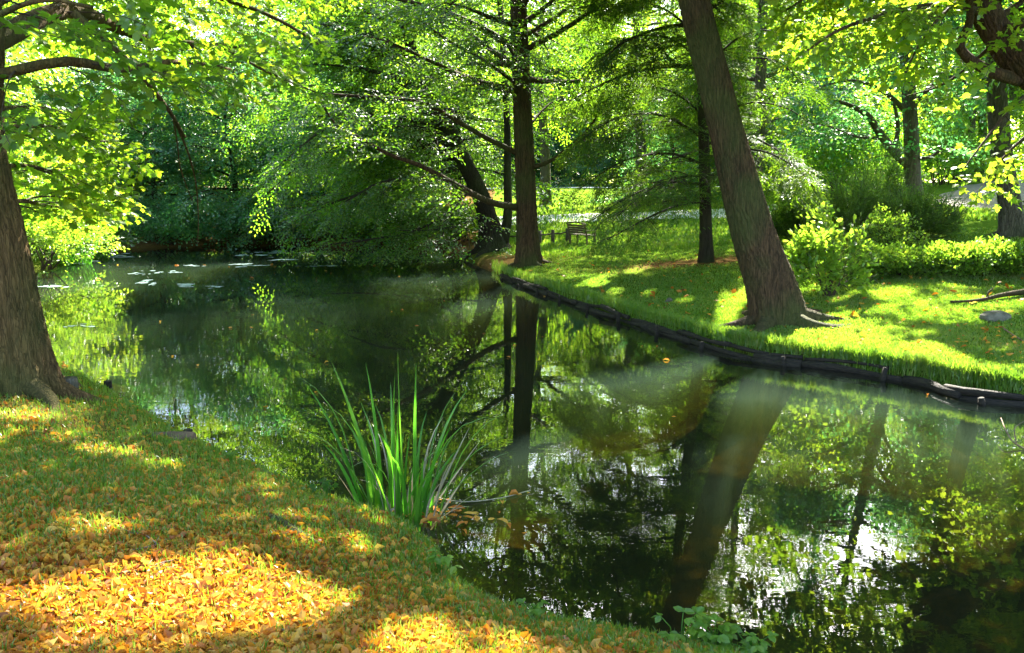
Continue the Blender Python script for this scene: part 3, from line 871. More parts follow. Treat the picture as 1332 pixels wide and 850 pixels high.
tree('leaning_tree', 'dark tree leaning out over the water from a root flare beside the tall straight trunk', 'tree',
     dark_trunk, [.36, .27, .24, .22, .19, .17, .15, .13, .11, .08, .04], dark_limbs,
     [(2.5, 9.5, 36, 5.0, 2.8, 8, 45, .25, PI, 1.1)], SP['beech'], M['dark_leaf'], M['bark_dark'], 22, flare=.7, sink=.8, roots=6, drop=drop_dark,
     stems=[([b+np.array([.25, .1, .0]), d2(660, 285), d2(660, 237), d2(660, 178), d2(658, 127), d2(654, 64), d2(650, 0), d2(640, -120)], [.2, .13, .115, .10, .09, .08, .07, .03])],
     br=dict(spacing=.23, lmax=1.8, lmin=.5, start=.12, droop=.4, spr=.25), scale=(.8, 1.3))

def sunward(px, py, z):
    P_ = gp(px, py, 0.0)
    return P_ + SUN*(z/SUN[2])
DENSE = dict(spacing=.16, spr=.17, lmax=1.15, lmin=.6, start=.25, wild=.4)  # leafing for unseen limbs added to shade the pond
# --- big leaning tree in front of the bush
b = on_ground(1012, 418); DB = b[1]
def db(x, y, dd=0.0): return at(x, y, DB+dd)
big_trunk = [b, db(1002, 372), db(980, 306), db(956, 217), db(929, 109), db(903, 0), db(886, -110), db(888, -220), db(900, -330), db(915, -430)]  # unseen top bent right to shift its shadow
top = np.array(big_trunk[-1])
def drop_over(x, y, f, C):
    return (f > .5) & (x > -60) & (x < 1400) & (y > -25)
tree('big_leaning_tree', 'thick rough barked tree leaning left from the lawn edge, in front of the bright bush', 'tree',
     big_trunk, [.35, .305, .272, .228, .218, .205, .19, .17, .14, .08],  # limbs below: out of frame, added to block sun on the pond
     [([(2.6, 11, 5.9), sunward(985, 655, 6.3), sunward(955, 625, 6.6), sunward(965, 595, 6.9), sunward(925, 570, 7.2)], .05, .012, DENSE),
      ([(2.6, 11, 6.2), sunward(1010, 640, 6.6), sunward(1020, 600, 7.0), sunward(1010, 565, 7.3)], .05, .012, DENSE),
      ([(2.55, 11, 6.9), sunward(930, 650, 7.6), sunward(920, 620, 8.0), sunward(945, 590, 8.4)], .05, .012, DENSE),
      ([(2.55, 11, 7.2), sunward(970, 660, 8.0), sunward(985, 625, 8.4), sunward(975, 595, 8.8), sunward(1000, 575, 9.0)], .05, .012, DENSE),
      ([(2.6, 11, 6.3), (4.0, 11.3, 7.0), (5.5, 11.8, 7.4), (7.2, 12.0, 7.3)], .08, .02), ([(2.5, 11, 7.5), (4.0, 13, 8.5), (5.5, 15, 9.0), (6.6, 17, 8.9)], .08, .02),
      ([(2.7, 11, 5.7), (4.2, 9.6, 6.2), (5.6, 8.6, 6.4)], .06, .02), ([(2.5, 11, 6.8), (4.5, 12.5, 7.6), (6.2, 13.8, 7.8)], .07, .02), ([(2.5, 11, 7.2), (3.4, 13.2, 7.9), (4.2, 15.2, 8.2)], .06, .02)],
     [(6.0, 12.0, 46, 6.6, 4.0, 12, 50, .12, PI*.5, PI)], SP['maple'], M['maple'], M['bark'], 23, flare=.30, roots=7, sides=30, drop=drop_over, jit_px=.2,
     br=dict(spacing=.38, lmax=2.0, lmin=.5, start=.15, droop=.2, spr=.34), scale=(.95, 1.5))

# --- hemlock with the thin trunk
b = on_ground(919, 341); DH = b[1]
def dh(x, y, dd=0.0): return at(x, y, DH+dd)
hem_trunk = [b, dh(918, 300), dh(917, 240), dh(915, 150), dh(912, 50), dh(910, -60), dh(908, -230), dh(906, -420)]
hl = []
for (pts, r_) in [
   ([dh(917, 262), dh(880, 268, -1.2), dh(840, 285, -2.0), dh(790, 312, -2.6)], .035),
   ([dh(917, 240), dh(870, 238, -.8), dh(820, 255, -1.4), dh(770, 287, -1.9)], .035),
   ([dh(917, 215), dh(870, 200, -.2), dh(810, 210, -.3), dh(755, 245, -.4)], .035),
   ([dh(917, 228), dh(880, 232, -1.8), dh(840, 250, -3.0), dh(805, 280, -3.6)], .03),
   ([dh(916, 180), dh(860, 150, -.6), dh(800, 155, -1.1), dh(745, 190, -1.5)], .035),
   ([dh(916, 150), dh(870, 118, .6), dh(810, 115, 1.2), dh(750, 140, 1.6)], .03),
   ([dh(916, 190), dh(960, 175, -.3), dh(1010, 195, -.6), dh(1055, 235, -.9)], .035),
   ([dh(916, 165), dh(970, 135, .2), dh(1020, 140, .3), dh(1060, 165, .4)], .035),
   ([dh(916, 230), dh(960, 225, .6), dh(1010, 240, 1.1), dh(1050, 268, 1.5)], .03),
   ([dh(916, 205), dh(980, 195, -1.2), dh(1030, 215, -1.8), dh(1060, 245, -2.2)], .03),
   ([dh(914, 120), dh(960, 80, -.5), dh(1010, 80, -.9), dh(1045, 110, -1.2)], .03),
   ([dh(914, 90), dh(960, 50, .6), dh(1000, 40, 1), dh(1040, 60, 1.4)], .03),
   ([dh(914, 80), dh(870, 50, -.4), dh(820, 50, -.8), dh(780, 80, -1.1)], .03),
   ([dh(913, 50), dh(860, 10, .5), dh(810, 5, .9), dh(770, 30, 1.2)], .03),
   ([dh(913, 20), dh(960, -10, -.3), dh(1000, -10, -.4), dh(1030, 20, -.5)], .03)]:
    hl.append((pts, r_, .008))
def drop_hem(x, y, f, C):
    return (C[:, 2] < .35) | ((y > 318) & (x > 850)) | ((x > 700) & (x < 775) & (y > 262)) | (x < 715) | ((abs(x-918) < 16) & (y > 200) & (f < DH)) | ((x > 860) & (x < 1010) & (y > 268)) | ((x>820) & (y > 262) & (RNG.random(len(x)) < .6))
tree('hemlock', 'dark hemlock with thin straight trunk and drooping feathery boughs beside the bench', 'conifer',
     hem_trunk, [.145, .125, .12, .11, .10, .08, .03], hl,
     [(4.2, 13.0, 40, 3.0, .9, 5, 15, .3, 0, PI)], SP['hem'], M['hemlock'], M['bark_dark'], 24, flare=.3, sides=14, drop=drop_hem,
     br=dict(spacing=.17, lmax=1.15, lmin=.35, start=.08, droop=.35, spr=.24), scale=(.65, 1.05), nrm_jit=.3)

# --- near left tree
DL = 6.9
lb = on_ground(18, 506); DL = lb[1]
def dl(x, y, dd=0.0): return at(x, y, DL+dd)
left_trunk = [lb, dl(6, 430), dl(-12, 330), dl(-32, 240), dl(-44, 180), dl(-44, 110), dl(-42, 40), dl(-48, -60), dl(-60, -220), dl(-70, -420)]
ll = [
 ([dl(-40, 70), dl(10, 45, .4), dl(50, 24, .9), dl(95, 14, 1.5), dl(150, 34, 2.3), dl(200, 52, 3.2), dl(270, 60, 4.2), dl(330, 60, 5.2)], .11, .03, dict(lmax=1.2, start=.25)),
 ([dl(95, 16, .6), dl(125, 42, .7), dl(165, 78, .9), dl(200, 118, 1.3), dl(225, 152, 1.8), dl(240, 178, 2.3)], .034, .018, dict(lmax=.5, start=.1, spacing=1.2)),
 ([dl(225, 152, 1.8), dl(245, 200, 2.7), dl(255, 240, 3.4), dl(258, 285, 4.0), dl(257, 318, 4.4)], .016, .005, dict(bare=True)),
 ([dl(225, 152, 1.8), dl(231, 190, 2.2), dl(235, 220, 2.5), dl(250, 262, 3)], .011, .004, dict(bare=True)),
 ([dl(-40, 175), dl(20, 165, .8), dl(70, 166, 1.8), dl(105, 182, 2.6), dl(140, 184, 3.4)], .03, .01, dict(lmax=.9, start=.15)),
 ([dl(-38, 148), dl(20, 140, 1.2), dl(60, 142, 2.2), dl(100, 150, 3.2)], .03, .01, dict(lmax=.9)),
 ([dl(-20, 290), dl(22, 262, 1.5), dl(60, 268, 3.2), dl(100, 272, 5.0), dl(140, 280, 6.2)], .03, .01, dict(lmax=1.1, start=.2)),
 ([dl(-30, 235), dl(20, 215, 1.5), dl(70, 225, 3.0), dl(120, 250, 5.0), dl(150, 275, 6.2)], .03, .01, dict(lmax=1.2, start=.25)),
 ([dl(-44, 110), dl(30, 90, -.4), dl(90, 80, -.4), dl(160, 90, .2), dl(230, 80, 1), dl(300, 90, 2)], .05, .014, dict(lmax=1.0, start=.2)),
 ([dl(-44, 20), dl(60, -30, .6), dl(160, -35, 1.6), dl(260, -10, 2.8), dl(350, 20, 3.8), dl(420, 60, 4.6)], .07, .015, dict(lmax=1.2, start=.2)),
 ([dl(200, 52, 3.2), dl(290, 65, 3.4), dl(350, 95, 3.7), dl(410, 120, 4.0)], .03, .01, dict(lmax=1.0, start=.1)),
 ([dl(-48, -60), dl(80, -80, 2), dl(200, -70, 4), dl(330, -40, 6), dl(440, 0, 8)], .07, .015, dict(lmax=1.5, start=.2)),
 ([dl(-44, 60), dl(0, 20, -1), dl(60, 0, -1.4), dl(120, 10, -1.5)], .04, .012, dict(lmax=.7, start=.2)),
]
def drop_left(x, y, f, C):
    return ((y > 150) & (x > 150)) | ((y > 290)) | ((x > 430) & (y > 60)) | ((x > 300) & (y > 130)) | ((abs(x-690) < 120) & (y > -20)) | ((x < 60) & (y > 190) & (f < DL+.5))
tree('maple_tree', 'thick mossy trunk at the left edge with maple branches spreading over the pond', 'tree',
     left_trunk, [.335, .305, .285, .275, .27, .26, .24, .21, .16, .08], ll,
     [(4.6, 12.0, 30, 5.0, 2.8, 14, 50, .12, 0, PI)], SP['maple_near'], M['maple'], M['bark_near'], 25, roots=7, flare=.28, sides=30, drop=drop_left,
     br=dict(spacing=.3, lmax=1.2, lmin=.4, start=.15, droop=.25, spr=.24), scale=(.7, 1.2))

# --- right overhanging maple (its trunk enters at the upper right corner)
DR = 10.8
def dr(x, y, dd=0.0): return at(x, y, DR+dd)
rb = np.array([8.9, 11.2, zg(8.9, 11.2)])
r_trunk = [rb, (8.6, 11.15, 1.6), (7.9, 11.0, 2.9), dr(1336, 92), dr(1300, 48), dr(1276, 0, .05), dr(1258, -70, .1), dr(1250, -170, .2), dr(1240, -330, .4)]
rl = [
 ([dr(1325, 104), dr(1290, 94, -.1), dr(1265, 80, -.25), dr(1252, 68, -.35), dr(1249, 56, -.45), dr(1260, 34, -.55), dr(1262, 12, -.7), dr(1255, -30, -1)], .085, .03, dict(lmax=.9, start=.35)),
 ([dr(1293, 42), dr(1312, 38, -.2), dr(1340, 28, -.4), dr(1390, 20, -.6)], .07, .03, {}),
 ([dr(1290, 30), dr(1306, 18, .2), dr(1332, 0, .4), dr(1370, -40, .6)], .05, .02, {}),
 ([dr(1284, 20), dr(1240, 6, -.5), dr(1190, 10, -.9), dr(1140, 22, -1.2), dr(1090, 40, -1.4), dr(1050, 66, -1.5)], .05, .012, dict(lmax=1.0, start=.15, spacing=.2, spr=.2)),
 ([dr(1278, 5), dr(1220, -30, .4), dr(1150, -40, .8), dr(1080, -20, 1.1), dr(1020, 15, 1.3)], .05, .012, dict(lmax=1.1, start=.1, spacing=.2, spr=.2)),
 ([dr(1262, -50), dr(1190, -95, -.6), dr(1110, -100, -1.0), dr(1030, -70, -1.3), dr(960, -30, -1.5)], .05, .012, dict(lmax=1.0, start=.15)),
 ([dr(1340, 120), dr(1315, 140, -.5), dr(1295, 165, -.8), dr(1272, 195, -1.0), dr(1250, 225, -1.1)], .03, .008, dict(lmax=.75, start=.2, spacing=.22, spr=.22)),
 ([dr(1380, 150), dr(1345, 170, -.2), dr(1310, 200, -.3), dr(1285, 232, -.4)], .03, .008, dict(lmax=.7, start=.15, spacing=.22, spr=.22)),
 ([dr(1272, -20), dr(1225, 20, -.9), dr(1195, 60, -1.2), dr(1180, 90, -1.3)], .03, .01, dict(lmax=.8, start=.15, spacing=.2, spr=.2)),
 ([dr(1300, 50, .1), dr(1250, 95, .5), dr(1215, 115, .8), dr(1180, 125, 1)], .03, .01, dict(lmax=.8, start=.2, spacing=.22, spr=.22)),
 ([dr(1262, -40), dr(1180, -20, 1.5), dr(1110, 10, 2.5), dr(1060, 40, 3.2)], .035, .01, dict(lmax=1.0, start=.2, spacing=.2, spr=.22)),
]
def drop_r(x, y, f, C):
    inn = (x > -50) & (x < 1390) & (y > -10)
    okA = (x > 1228) & (y > 120) & (y < 272)
    okB = (x > 985) & (y < 140 + 0*x) & (y < 70 + (x-1010)*.26)
    return (inn & ~(okA | okB)) | ((x > 1238) & (x < 1345) & (y > 2) & (y < 118) & (f < 11.2) & (RNG.random(len(x)) < .93))
tree('overhanging_maple', 'brown trunk bending in at the upper right corner with sunny yellow-green maple leaves', 'tree',
     r_trunk, [.30, .27, .24, .21, .19, .17, .15, .11, .05], rl,
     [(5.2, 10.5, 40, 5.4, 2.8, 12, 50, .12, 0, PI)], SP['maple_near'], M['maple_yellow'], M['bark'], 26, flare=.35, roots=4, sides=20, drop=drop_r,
     br=dict(spacing=.27, lmax=1.3, lmin=.35, start=.15, droop=.25, spr=.24), scale=(.75, 1.2))

# --- forked blue-green tree on the right
Dq = 25.0
def dq(x, y, dd=0.0): return at(x, y, Dq+dd)
pb = dq(1188, 290); pb[2] = zg(pb[0], pb[1])
fl_ = [
 ([dq(1184, 215), dq(1162, 196, -.2), dq(1143, 172, -.4), dq(1128, 150, -.6), dq(1100, 135, -.9), dq(1070, 128, -1.1)], .17, .03),
 ([dq(1163, 197, -.2), dq(1168, 165, -.3), dq(1160, 130, -.6), dq(1140, 105, -.8)], .08, .02),
 ([dq(1184, 150), dq(1150, 120, -.8), dq(1110, 105, -1.5), dq(1060, 115, -2)], .09, .02),
 ([dq(1182, 120), dq(1150, 80, -.5), dq(1110, 60, -.8), dq(1070, 60, -1)], .09, .02),
 ([dq(1185, 140), dq(1215, 110, -.6), dq(1245, 100, -1), dq(1265, 120, -1.2)], .09, .02),
 ([dq(1186, 205), dq(1210, 205, -.4), dq(1230, 190, -.8), dq(1245, 195, -1)], .07, .02),
 ([dq(1183, 100), dq(1200, 60, .4), dq(1225, 40, .6), dq(1250, 50, .8)], .08, .02),
 ([dq(1150, 180, -.3), dq(1115, 178, -.8), dq(1080, 165, -1.2), dq(1050, 160, -1.5)], .05, .015),
]
def drop_q(x, y, f, C):
    return (y > 205) | ((abs(x-1185) < 14) & (y > 130) & (f < Dq)) | ((y > 185) & (x > 1150) & (x < 1200))
tree('forked_tree', 'grey trunked tree with a forked limb and sky-tinted blue-green leaves behind the junipers', 'tree',
     [pb, dq(1187, 250), dq(1186, 200), dq(1184, 150), dq(1181, 100), dq(1178, 50), dq(1175, -20), dq(1172, -110), dq(1170, -230)], [.27, .23, .21, .19, .16, .13, .1, .05], fl_,
     [(6.0, 12.5, 22, 3.6, 2.4, 20, 50, .15, 0, PI)], SP['wood'], M['sky_tint_leaf'], M['bark_grey'], 27, flare=.3, sides=14, drop=drop_q,
     br=dict(spacing=.22, lmax=1.6, lmin=.5, start=.12, droop=.25, spr=.25), scale=(.7, 1.1))

# --- tree by the worn dirt at right edge
De = 23.0
eb = on_ground(1319, 306); De = eb[1]
def de(x, y, dd=0.0): return at(x, y, De+dd)
tree('grey_tree', 'grey trunk with flared roots beside the worn dirt track on the mound', 'tree',
     [eb, de(1315, 280), de(1311, 250), de(1305, 215), de(1299, 160), de(1296, 100), de(1294, 20), de(1290, -80)], [.24, .22, .21, .20, .18, .15, .12, .06], [],
     [(4.4, 10.0, 26, 3.6, 2.0, 12, 50, .15, 0, PI)], SP['wood'], M['wood_leaf'], M['bark_grey'], 28, flare=.6, roots=5, sides=16,
     drop=lambda x, y, f, C: (y > 215), br=dict(spacing=.35, lmax=1.4, lmin=.5, start=.15, droop=.25, spr=.32), scale=(.6, 1.0))

# ================================================================== WOODLAND (copies)
def proto_tree(name, label, seed, h, nl, L0, L1, leafmat, bark, low, r=.2, sprays='wood', br=None, **kw):
    base = np.array([0.0, 0.0, 0.0])
    rg = np.random.default_rng(seed)
    tp = [base] + [np.array([rg.normal(0, .03*h*f), rg.normal(0, .03*h*f), h*f]) for f in (.2, .4, .6, .8, 1.0)]
    return tree(name, label, 'tree', tp, [r, r*.85, r*.7, r*.55, r*.35, r*.1], [], [(low, h*.97, nl, L0, L1, -4, 55, .16, 0, PI)], SP[sprays], leafmat, bark, seed,
                flare=.3, sides=10, carve=False, br=br or dict(spacing=.36, lmax=1.7, lmin=.5, start=.15, droop=.3, spr=.33), scale=(.75, 1.25), trunk_n=16, **kw)

G_FAR = 'woodland trees beyond the far end of the pond'
PA = proto_tree('woodland_tree', 'leafy green broadleaf tree in the woodland beyond the far end of the pond', 31, 13.0, 34, 4.6, 2.2, M['wood_leaf'], M['bark_dark'], 1.6)
PB_ = proto_tree('woodland_tree', 'leafy green broadleaf tree in the woodland beyond the far end of the pond', 32, 15.0, 36, 4.8, 2.4, M['beech'], M['bark_dark'], 2.6, r=.24)
PC = proto_tree('shade_tree', 'low dark sky-tinted blue-green tree sweeping down to the far shore', 33, 7.5, 34, 4.0, 1.2, M['sky_tint_leaf'], M['bark_dark'], .5, r=.16, br=dict(spacing=.3, lmax=1.6, lmin=.5, start=.12, droop=.3, spr=.27))
PD = proto_tree('park_tree', 'sunlit pale green tree beyond the meadow and its far path', 34, 16.0, 30, 5.2, 2.6, M['wood_leaf'], M['bark_grey'], 4.2, r=.28)
protos = {'A': PA, 'B': PB_, 'C': PC, 'D': PD}
used = set()
# gap test for copied trees: keep sun lanes to lit spots open
LANES = [gp(g[0], g[1], g[5]) for g in GAPS if g[6] < .25 and g[1] < 600] + [np.array([x, y, .6]) for x, y in [(-2, 33), (3, 32), (8, 29), (0, 46), (4, 50), (8, 45), (-3, 52), (2, 40), (6, 38)]]
def blocks(x, y, h, rad):
    for P in LANES:
        for z in np.linspace(2.5, h, 8):
            k = (z-P[2])/SUN[2]
            Q = P + SUN*k
            if math.hypot(Q[0]-x, Q[1]-y) < rad*(1-.5*z/h): return True
    return False
def plant_tree(kind, x, y, sc, label=None, group=None, check=True):
    if check and blocks(x, y, {'A': 13, 'B': 15, 'C': 7.5, 'D': 16}[kind]*sc, 3.0*sc): return None
    loc = (x, y, zg(x, y)-.05)
    rz = random.uniform(0, 6.28)
    o = protos[kind]
    if kind not in used:
        used.add(kind)
        o.location = loc; o.rotation_euler = (0, 0, rz); o.scale = (sc, sc, sc)
    else:
        o = copy_tree(o, loc, rz, sc)
    if label: o['label'] = label
    if group: o['group'] = group
    return o

lab_far = 'leafy green broadleaf tree in the woodland beyond the far end of the pond'
for (x, y, k, s) in [(-22.5, 37, 'A', .9), (-20.5, 49, 'B', 1.1), (-14.5, 50.5, 'A', 1.2), (-9.5, 50, 'B', 1.1), (-26.5, 47, 'A', 1.2), (-17.5, 58, 'B', 1.4), (-11.5, 59, 'A', 1.45), (-4.5, 52.5, 'A', 1.1), (-33, 50, 'B', 1.3), (-3.4, 41.5, 'B', .8)]:
    plant_tree(k, x, y, s, lab_far, G_FAR, check=False)
for (x, y, s) in [(-13.6, 30.6, .75), (-10.6, 30.8, .85), (-7.4, 30.6, .8), (-4.8, 30.2, .7), (-16.2, 31.4, .8)]:
    plant_tree('C', x, y, s, 'low dark sky-tinted blue-green tree sweeping down to the far shore', 'low trees along the far shore', check=False)
for (x, y, k, s) in [(-10.5, 34.0, 'A', .72), (-15.0, 34.6, 'A', .8), (-6.0, 34.4, 'A', .7)]:
    plant_tree(k, x, y, s, lab_far, G_FAR, check=False)
for (x, y, s_) in [(1.6, 38.5, .95), (5.6, 35.8, .9)]:
    plant_tree('D', x, y, s_, 'clear stemmed park tree shading the path just behind the bench', 'park trees behind the bench', check=False)
lab_left = 'leafy green tree on the left bank behind the mossy trunk'
for (x, y, k, s) in [(-13.5, 13.5, 'A', .85), (-15.5, 18.5, 'B', .9), (-16.5, 24, 'A', .9), (-20, 28, 'B', 1.0), (-19, 14, 'B', 1.0), (-11.5, 6.5, 'B', .9)]:
    plant_tree(k, x, y, s, lab_left, 'trees on the left bank', check=False)
lab_mead = 'sunlit pale green tree beyond the meadow and its far path'
for (x, y, k, s) in [(-11, 76, 'D', 1.2), (-5, 72, 'A', 1.2), (1, 78, 'D', 1.3), (6, 72, 'A', 1.3), (12, 76, 'D', 1.3), (18, 73, 'A', 1.3), (24, 78, 'D', 1.3), (-1, 90, 'D', 1.5), (8, 92, 'D', 1.5), (16, 90, 'D', 1.5), (27, 92, 'D', 1.6), (34, 80, 'D', 1.4), (40, 94, 'D', 1.6), (3, 66, 'C', 1.2), (9, 67, 'C', 1.1), (-3, 66, 'C', 1.1), (15, 66, 'C', 1.2), (0, 67.5, 'C', 1.2), (6, 68, 'C', 1.3), (12, 67.5, 'C', 1.2), (18.5, 67, 'C', 1.2), (22, 68, 'C', 1.3), (-6.5, 67, 'C', 1.2)]:
    plant_tree(k, x, y, s, lab_mead, 'trees beyond the sunny meadow', check=False)
lab_right = 'green woodland tree on the right side behind the junipers and the mound'
for (x, y, k, s) in [(12.5, 42, 'A', .95), (17, 44, 'B', 1.0), (22.5, 45, 'A', 1.05), (28.5, 40, 'B', 1.0), (15, 52, 'D', 1.0), (21, 54, 'B', 1.25), (28, 51, 'D', 1.1), (33, 42, 'A', 1.2), (29, 30, 'A', 1.1), (38, 56, 'D', 1.4), (24, 60, 'D', 1.3)]:
    plant_tree(k, x, y, s, lab_right, 'trees behind the mound on the right', check=False)

qx_, qy_ = 9.3, 31.0; qz_ = zg(qx_, qy_)  # added so its crown covers bright sky mirrored in the water
tree('tall_broadleaf_tree', 'tall broadleaf tree added behind the big leaning trunk to cut sky glare on the pond', 'tree',
     [(qx_, qy_, qz_), (9.35, 31, 4), (9.3, 31.1, 8), (9.2, 31, 12), (9.2, 31, 16.5)], [.26, .22, .18, .12, .04], [],
     [(3.6, 16.0, 44, 5.0, 2.4, 2, 50, .16, 0, PI)], SP['wood'], M['wood_leaf'], M['bark_grey'], 61, flare=.4, sides=14,
     br=dict(spacing=.36, lmax=1.8, lmin=.5, start=.15, droop=.28, spr=.33), scale=(.75, 1.2))
sx_, sy_ = 10.3, 14.2; sz_ = zg(sx_, sy_)  # maple and its dense limbs added out of view to shade the pond
tree('shade_maple', 'tall maple added out of frame on the right bank to shade the water', 'tree',
     [(sx_, sy_, sz_), (10.2, 14.2, 3), (10.0, 14.1, 6), (9.8, 14.0, 9), (9.7, 14, 13.5)], [.3, .27, .22, .16, .05],
     [([(10.0, 14.1, 6.2), sunward(1300, 595, 6.7), sunward(1220, 600, 6.8), sunward(1140, 605, 6.9), sunward(1075, 600, 7.0)], .06, .012, DENSE),
      ([(10.0, 14.1, 6.6), sunward(1310, 580, 7.2), sunward(1200, 580, 7.4), sunward(1110, 575, 7.5), sunward(1050, 575, 7.6)], .06, .012, DENSE)],
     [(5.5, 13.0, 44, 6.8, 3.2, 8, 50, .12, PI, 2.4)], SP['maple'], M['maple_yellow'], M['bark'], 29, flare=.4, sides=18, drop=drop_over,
     br=dict(spacing=.36, lmax=2.0, lmin=.5, start=.15, droop=.2, spr=.32), scale=(.95, 1.5), jit_px=.3)
for (x, y, k, s) in [(-2.0, 28.0, 'B', .8)]:  # added to keep sun off the far pond
    plant_tree(k, x, y, s, 'leafy tree added on the shore behind the leaning tree to shade the far water', 'trees behind the leaning tree', check=False)
for (x, y, k, s) in [(16.5, 20.5, 'D', 1.0), (19, 13, 'B', 1.1), (14.5, 9.5, 'D', .9)]:  # unseen trees added to shade the right lawn
    plant_tree(k, x, y, s, 'green tree added on the right bank just outside the frame for shade', 'shade trees added on the right bank', check=False)
# grouped straight trunks behind the mound
gt = None
for i, (px_, dd, s) in enumerate([(1257, 33, .8), (1270, 34, .9), (1297, 32.5, 1.1)]):
    p = at(px_, 262, dd); p[2] = zg(p[0], p[1])
    plant_tree('D', p[0], p[1], .75*s, 'straight bare trunk among a close group behind the grassy mound', 'straight trunks behind the mound', check=False)

# ================================================================== SHRUBS
def shrub(name, label, cat, c, rx, ry, h, sprays, leafmat, n, seed, group=None, upw=.6, stem=9, scale=(.8, 1.2), drop=None, carve=True, parent_stem='stems'):
    rg = np.random.default_rng(seed)
    c = np.array([c[0], c[1], zg(c[0], c[1])]) if len(c) == 2 else np.array(c, float)
    T = thing(name, label, cat, c, group=group)
    u = rg.normal(0, 1, (n, 3)); u[:, 2] = np.abs(u[:, 2]); u /= np.linalg.norm(u, axis=1)[:, None]
    rad = rg.uniform(.25, 1.0, n)**.45
    lump = 1 + .22*np.sin(np.arctan2(u[:, 1], u[:, 0])*3+seed) + .15*np.sin(np.arctan2(u[:, 1], u[:, 0])*5+2*seed)
    pos = c + u*rad[:, None]*np.array([rx, ry, h])*lump[:, None]*.85 + np.array([0, 0, .08*h])
    d = u*np.array([1, 1, .8]) + np.array([0, 0, upw]) + rg.normal(0, .3, (n, 3))
    mb = MB()
    for i in range(stem):
        e = pos[rg.integers(0, n)]
        b0 = c + np.array([rg.normal(0, .1*rx), rg.normal(0, .1*ry), -.05])
        mid = b0*.5+e*.5 + np.array([0, 0, .15*h])
        mb.tube(smooth_path(np.array([b0, mid, e]), 8), np.linspace(.012+.006*h, .004, 8), 5)
    mb.obj(parent_stem, M['twig'], T, c)
    build_sprays('foliage', pos, d, rg.uniform(*scale, n), sprays, [leafmat, M['twig']], T, c, seed, nrm_jit=.6, drop=drop, carve=carve)
    return T

bb = on_ground(1085, 392)
shrub('leafy_bush', 'bright yellow-green bush with broad leaves right behind the big leaning trunk', 'bush', (bb[0]+.02, bb[1]+.45),   .60, .55, 1.2, SP['bush'], M['bush'], 230, 41, scale=(.7, 1.15))
# row of low shrubs at the back of the lawn
rowp = None
for i in range(12):
    p = on_ground(1098+i*27, 362-(i % 3))
    px_ = p[0]; py_ = p[1]+.25
    lab = 'low small-leaved shrub in the row along the back edge of the lawn'
    if rowp is None:
        rowp = shrub('row_shrub', lab, 'shrub', (px_, py_), .40, .34, .30, SP['low'], M['bush'], 150, 42, 'low shrubs along the back of the lawn', carve=False)
    else:
        copy_tree(rowp, (px_, py_, zg(px_, py_)), i*1.3, random.uniform(.85, 1.15), lab)
# junipers
for i, (px_, py_, dd, rx, h, lab, mt) in enumerate([
    (1112, 325, 19.0, .95, 1.25, 'wide spreading juniper left of the grey forked trunk', 'juniper'),
    (1138, 322, 20.5, .7, 1.75, 'taller upright juniper in front of the forked tree', 'juniper'),
    (1188, 328, 18.5, .85, .85, 'low bright green juniper at the foot of the forked tree', 'juniper'),
    (1150, 330, 17.2, .6, .8, 'small yellow-green juniper nearest the row of low shrubs', 'bush'),
    (1040, 325, 20.5, .8, .9, 'low dark juniper just right of the big leaning trunk', 'hemlock')]):
    p = at(px_, py_, dd); p[2] = zg(p[0], p[1])
    shrub('juniper', lab, 'shrub', p, rx, rx*.9, h, SP['jun'] if mt != 'bush' else SP['low'], M[mt], 420 if mt != 'bush' else 200, 50+i, 'junipers on the right', scale=(.8, 1.3), carve=(i < 4))
for (x, y, s_) in [(7.6, 38.5, .75), (11.0, 37.0, .7), (14.5, 39.5, .8)]:
    plant_tree('C', x, y, s_, 'low sky-tinted blue-green tree at the back behind the junipers', 'low trees behind the junipers', check=False)
for i, (px_, dd, rx, h) in enumerate([(1085, 27, 1.3, 2.7), (1130, 29, 1.5, 3.2), (1215, 30, 1.4, 2.6), (1245, 34, 1.5, 2.6)]):
    p = at(px_, 280, dd); p[2] = zg(p[0], p[1])
    shrub('dark_shrub', ['tall dark shrub left of the forked tree', 'largest dark shrub behind the forked trunk', 'dark shrub right of the forked trunk', 'dark shrub behind the grassy mound'][i], 'shrub', p, rx, rx, h,
          SP['wood'], M['dark_leaf'], 260, 60+i, 'dark shrubs on the right', scale=(.5, .8), carve=False)
# left far bank shrubs
for i, (px_, py_, dd, rx, h, mt, lab) in enumerate([
    (62, 335, 20.5, 1.4, 2.0, 'bush', 'bright yellow-green bush on the left bank right of the mossy trunk'),
    (35, 325, 22.5, 1.8, 3.0, 'wood_leaf', 'taller green bush behind the bright bush on the left bank'),
    (118, 328, 25.0, 1.1, 1.6, 'juniper', 'arching green bush at the corner of the far shore')]):
    p = at(px_, py_, dd); p[2] = max(.1, zg(p[0], p[1]))
    shrub('bank_bush', lab, 'bush', p, rx, rx, h, SP['wood'], M[mt], 300, 70+i, scale=(.4, .75), carve=False)
# bushes along the right bank behind the dark tree / far shore
for i, (x, y, rx, h, mt) in enumerate([(-3.2, 28.6, 1.3, 1.2, 'beech'), (-1.6, 27.4, .9, .9, 'beech'), (-6.0, 28.9, 1.5, 1.1, 'dark_leaf'), (-9.2, 28.9, 1.7, 1.2, 'sky_tint_leaf'), (-12.4, 28.7, 1.6, 1.2, 'sky_tint_leaf')]):
    shrub('shore_bush', ['green bush hanging over the far shore behind the leaning tree', 'small green bush between the leaning tree and the path', 'dark bush on the middle of the far shore', 'sky-tinted blue-green bush low on the far shore', 'sky-tinted blue-green bush on the far shore nearest the left bank'][i], 'bush',
          (x, y), rx, rx*.8, h, SP['wood'], M[mt], 190, 80+i, scale=(.45, .8), carve=False)

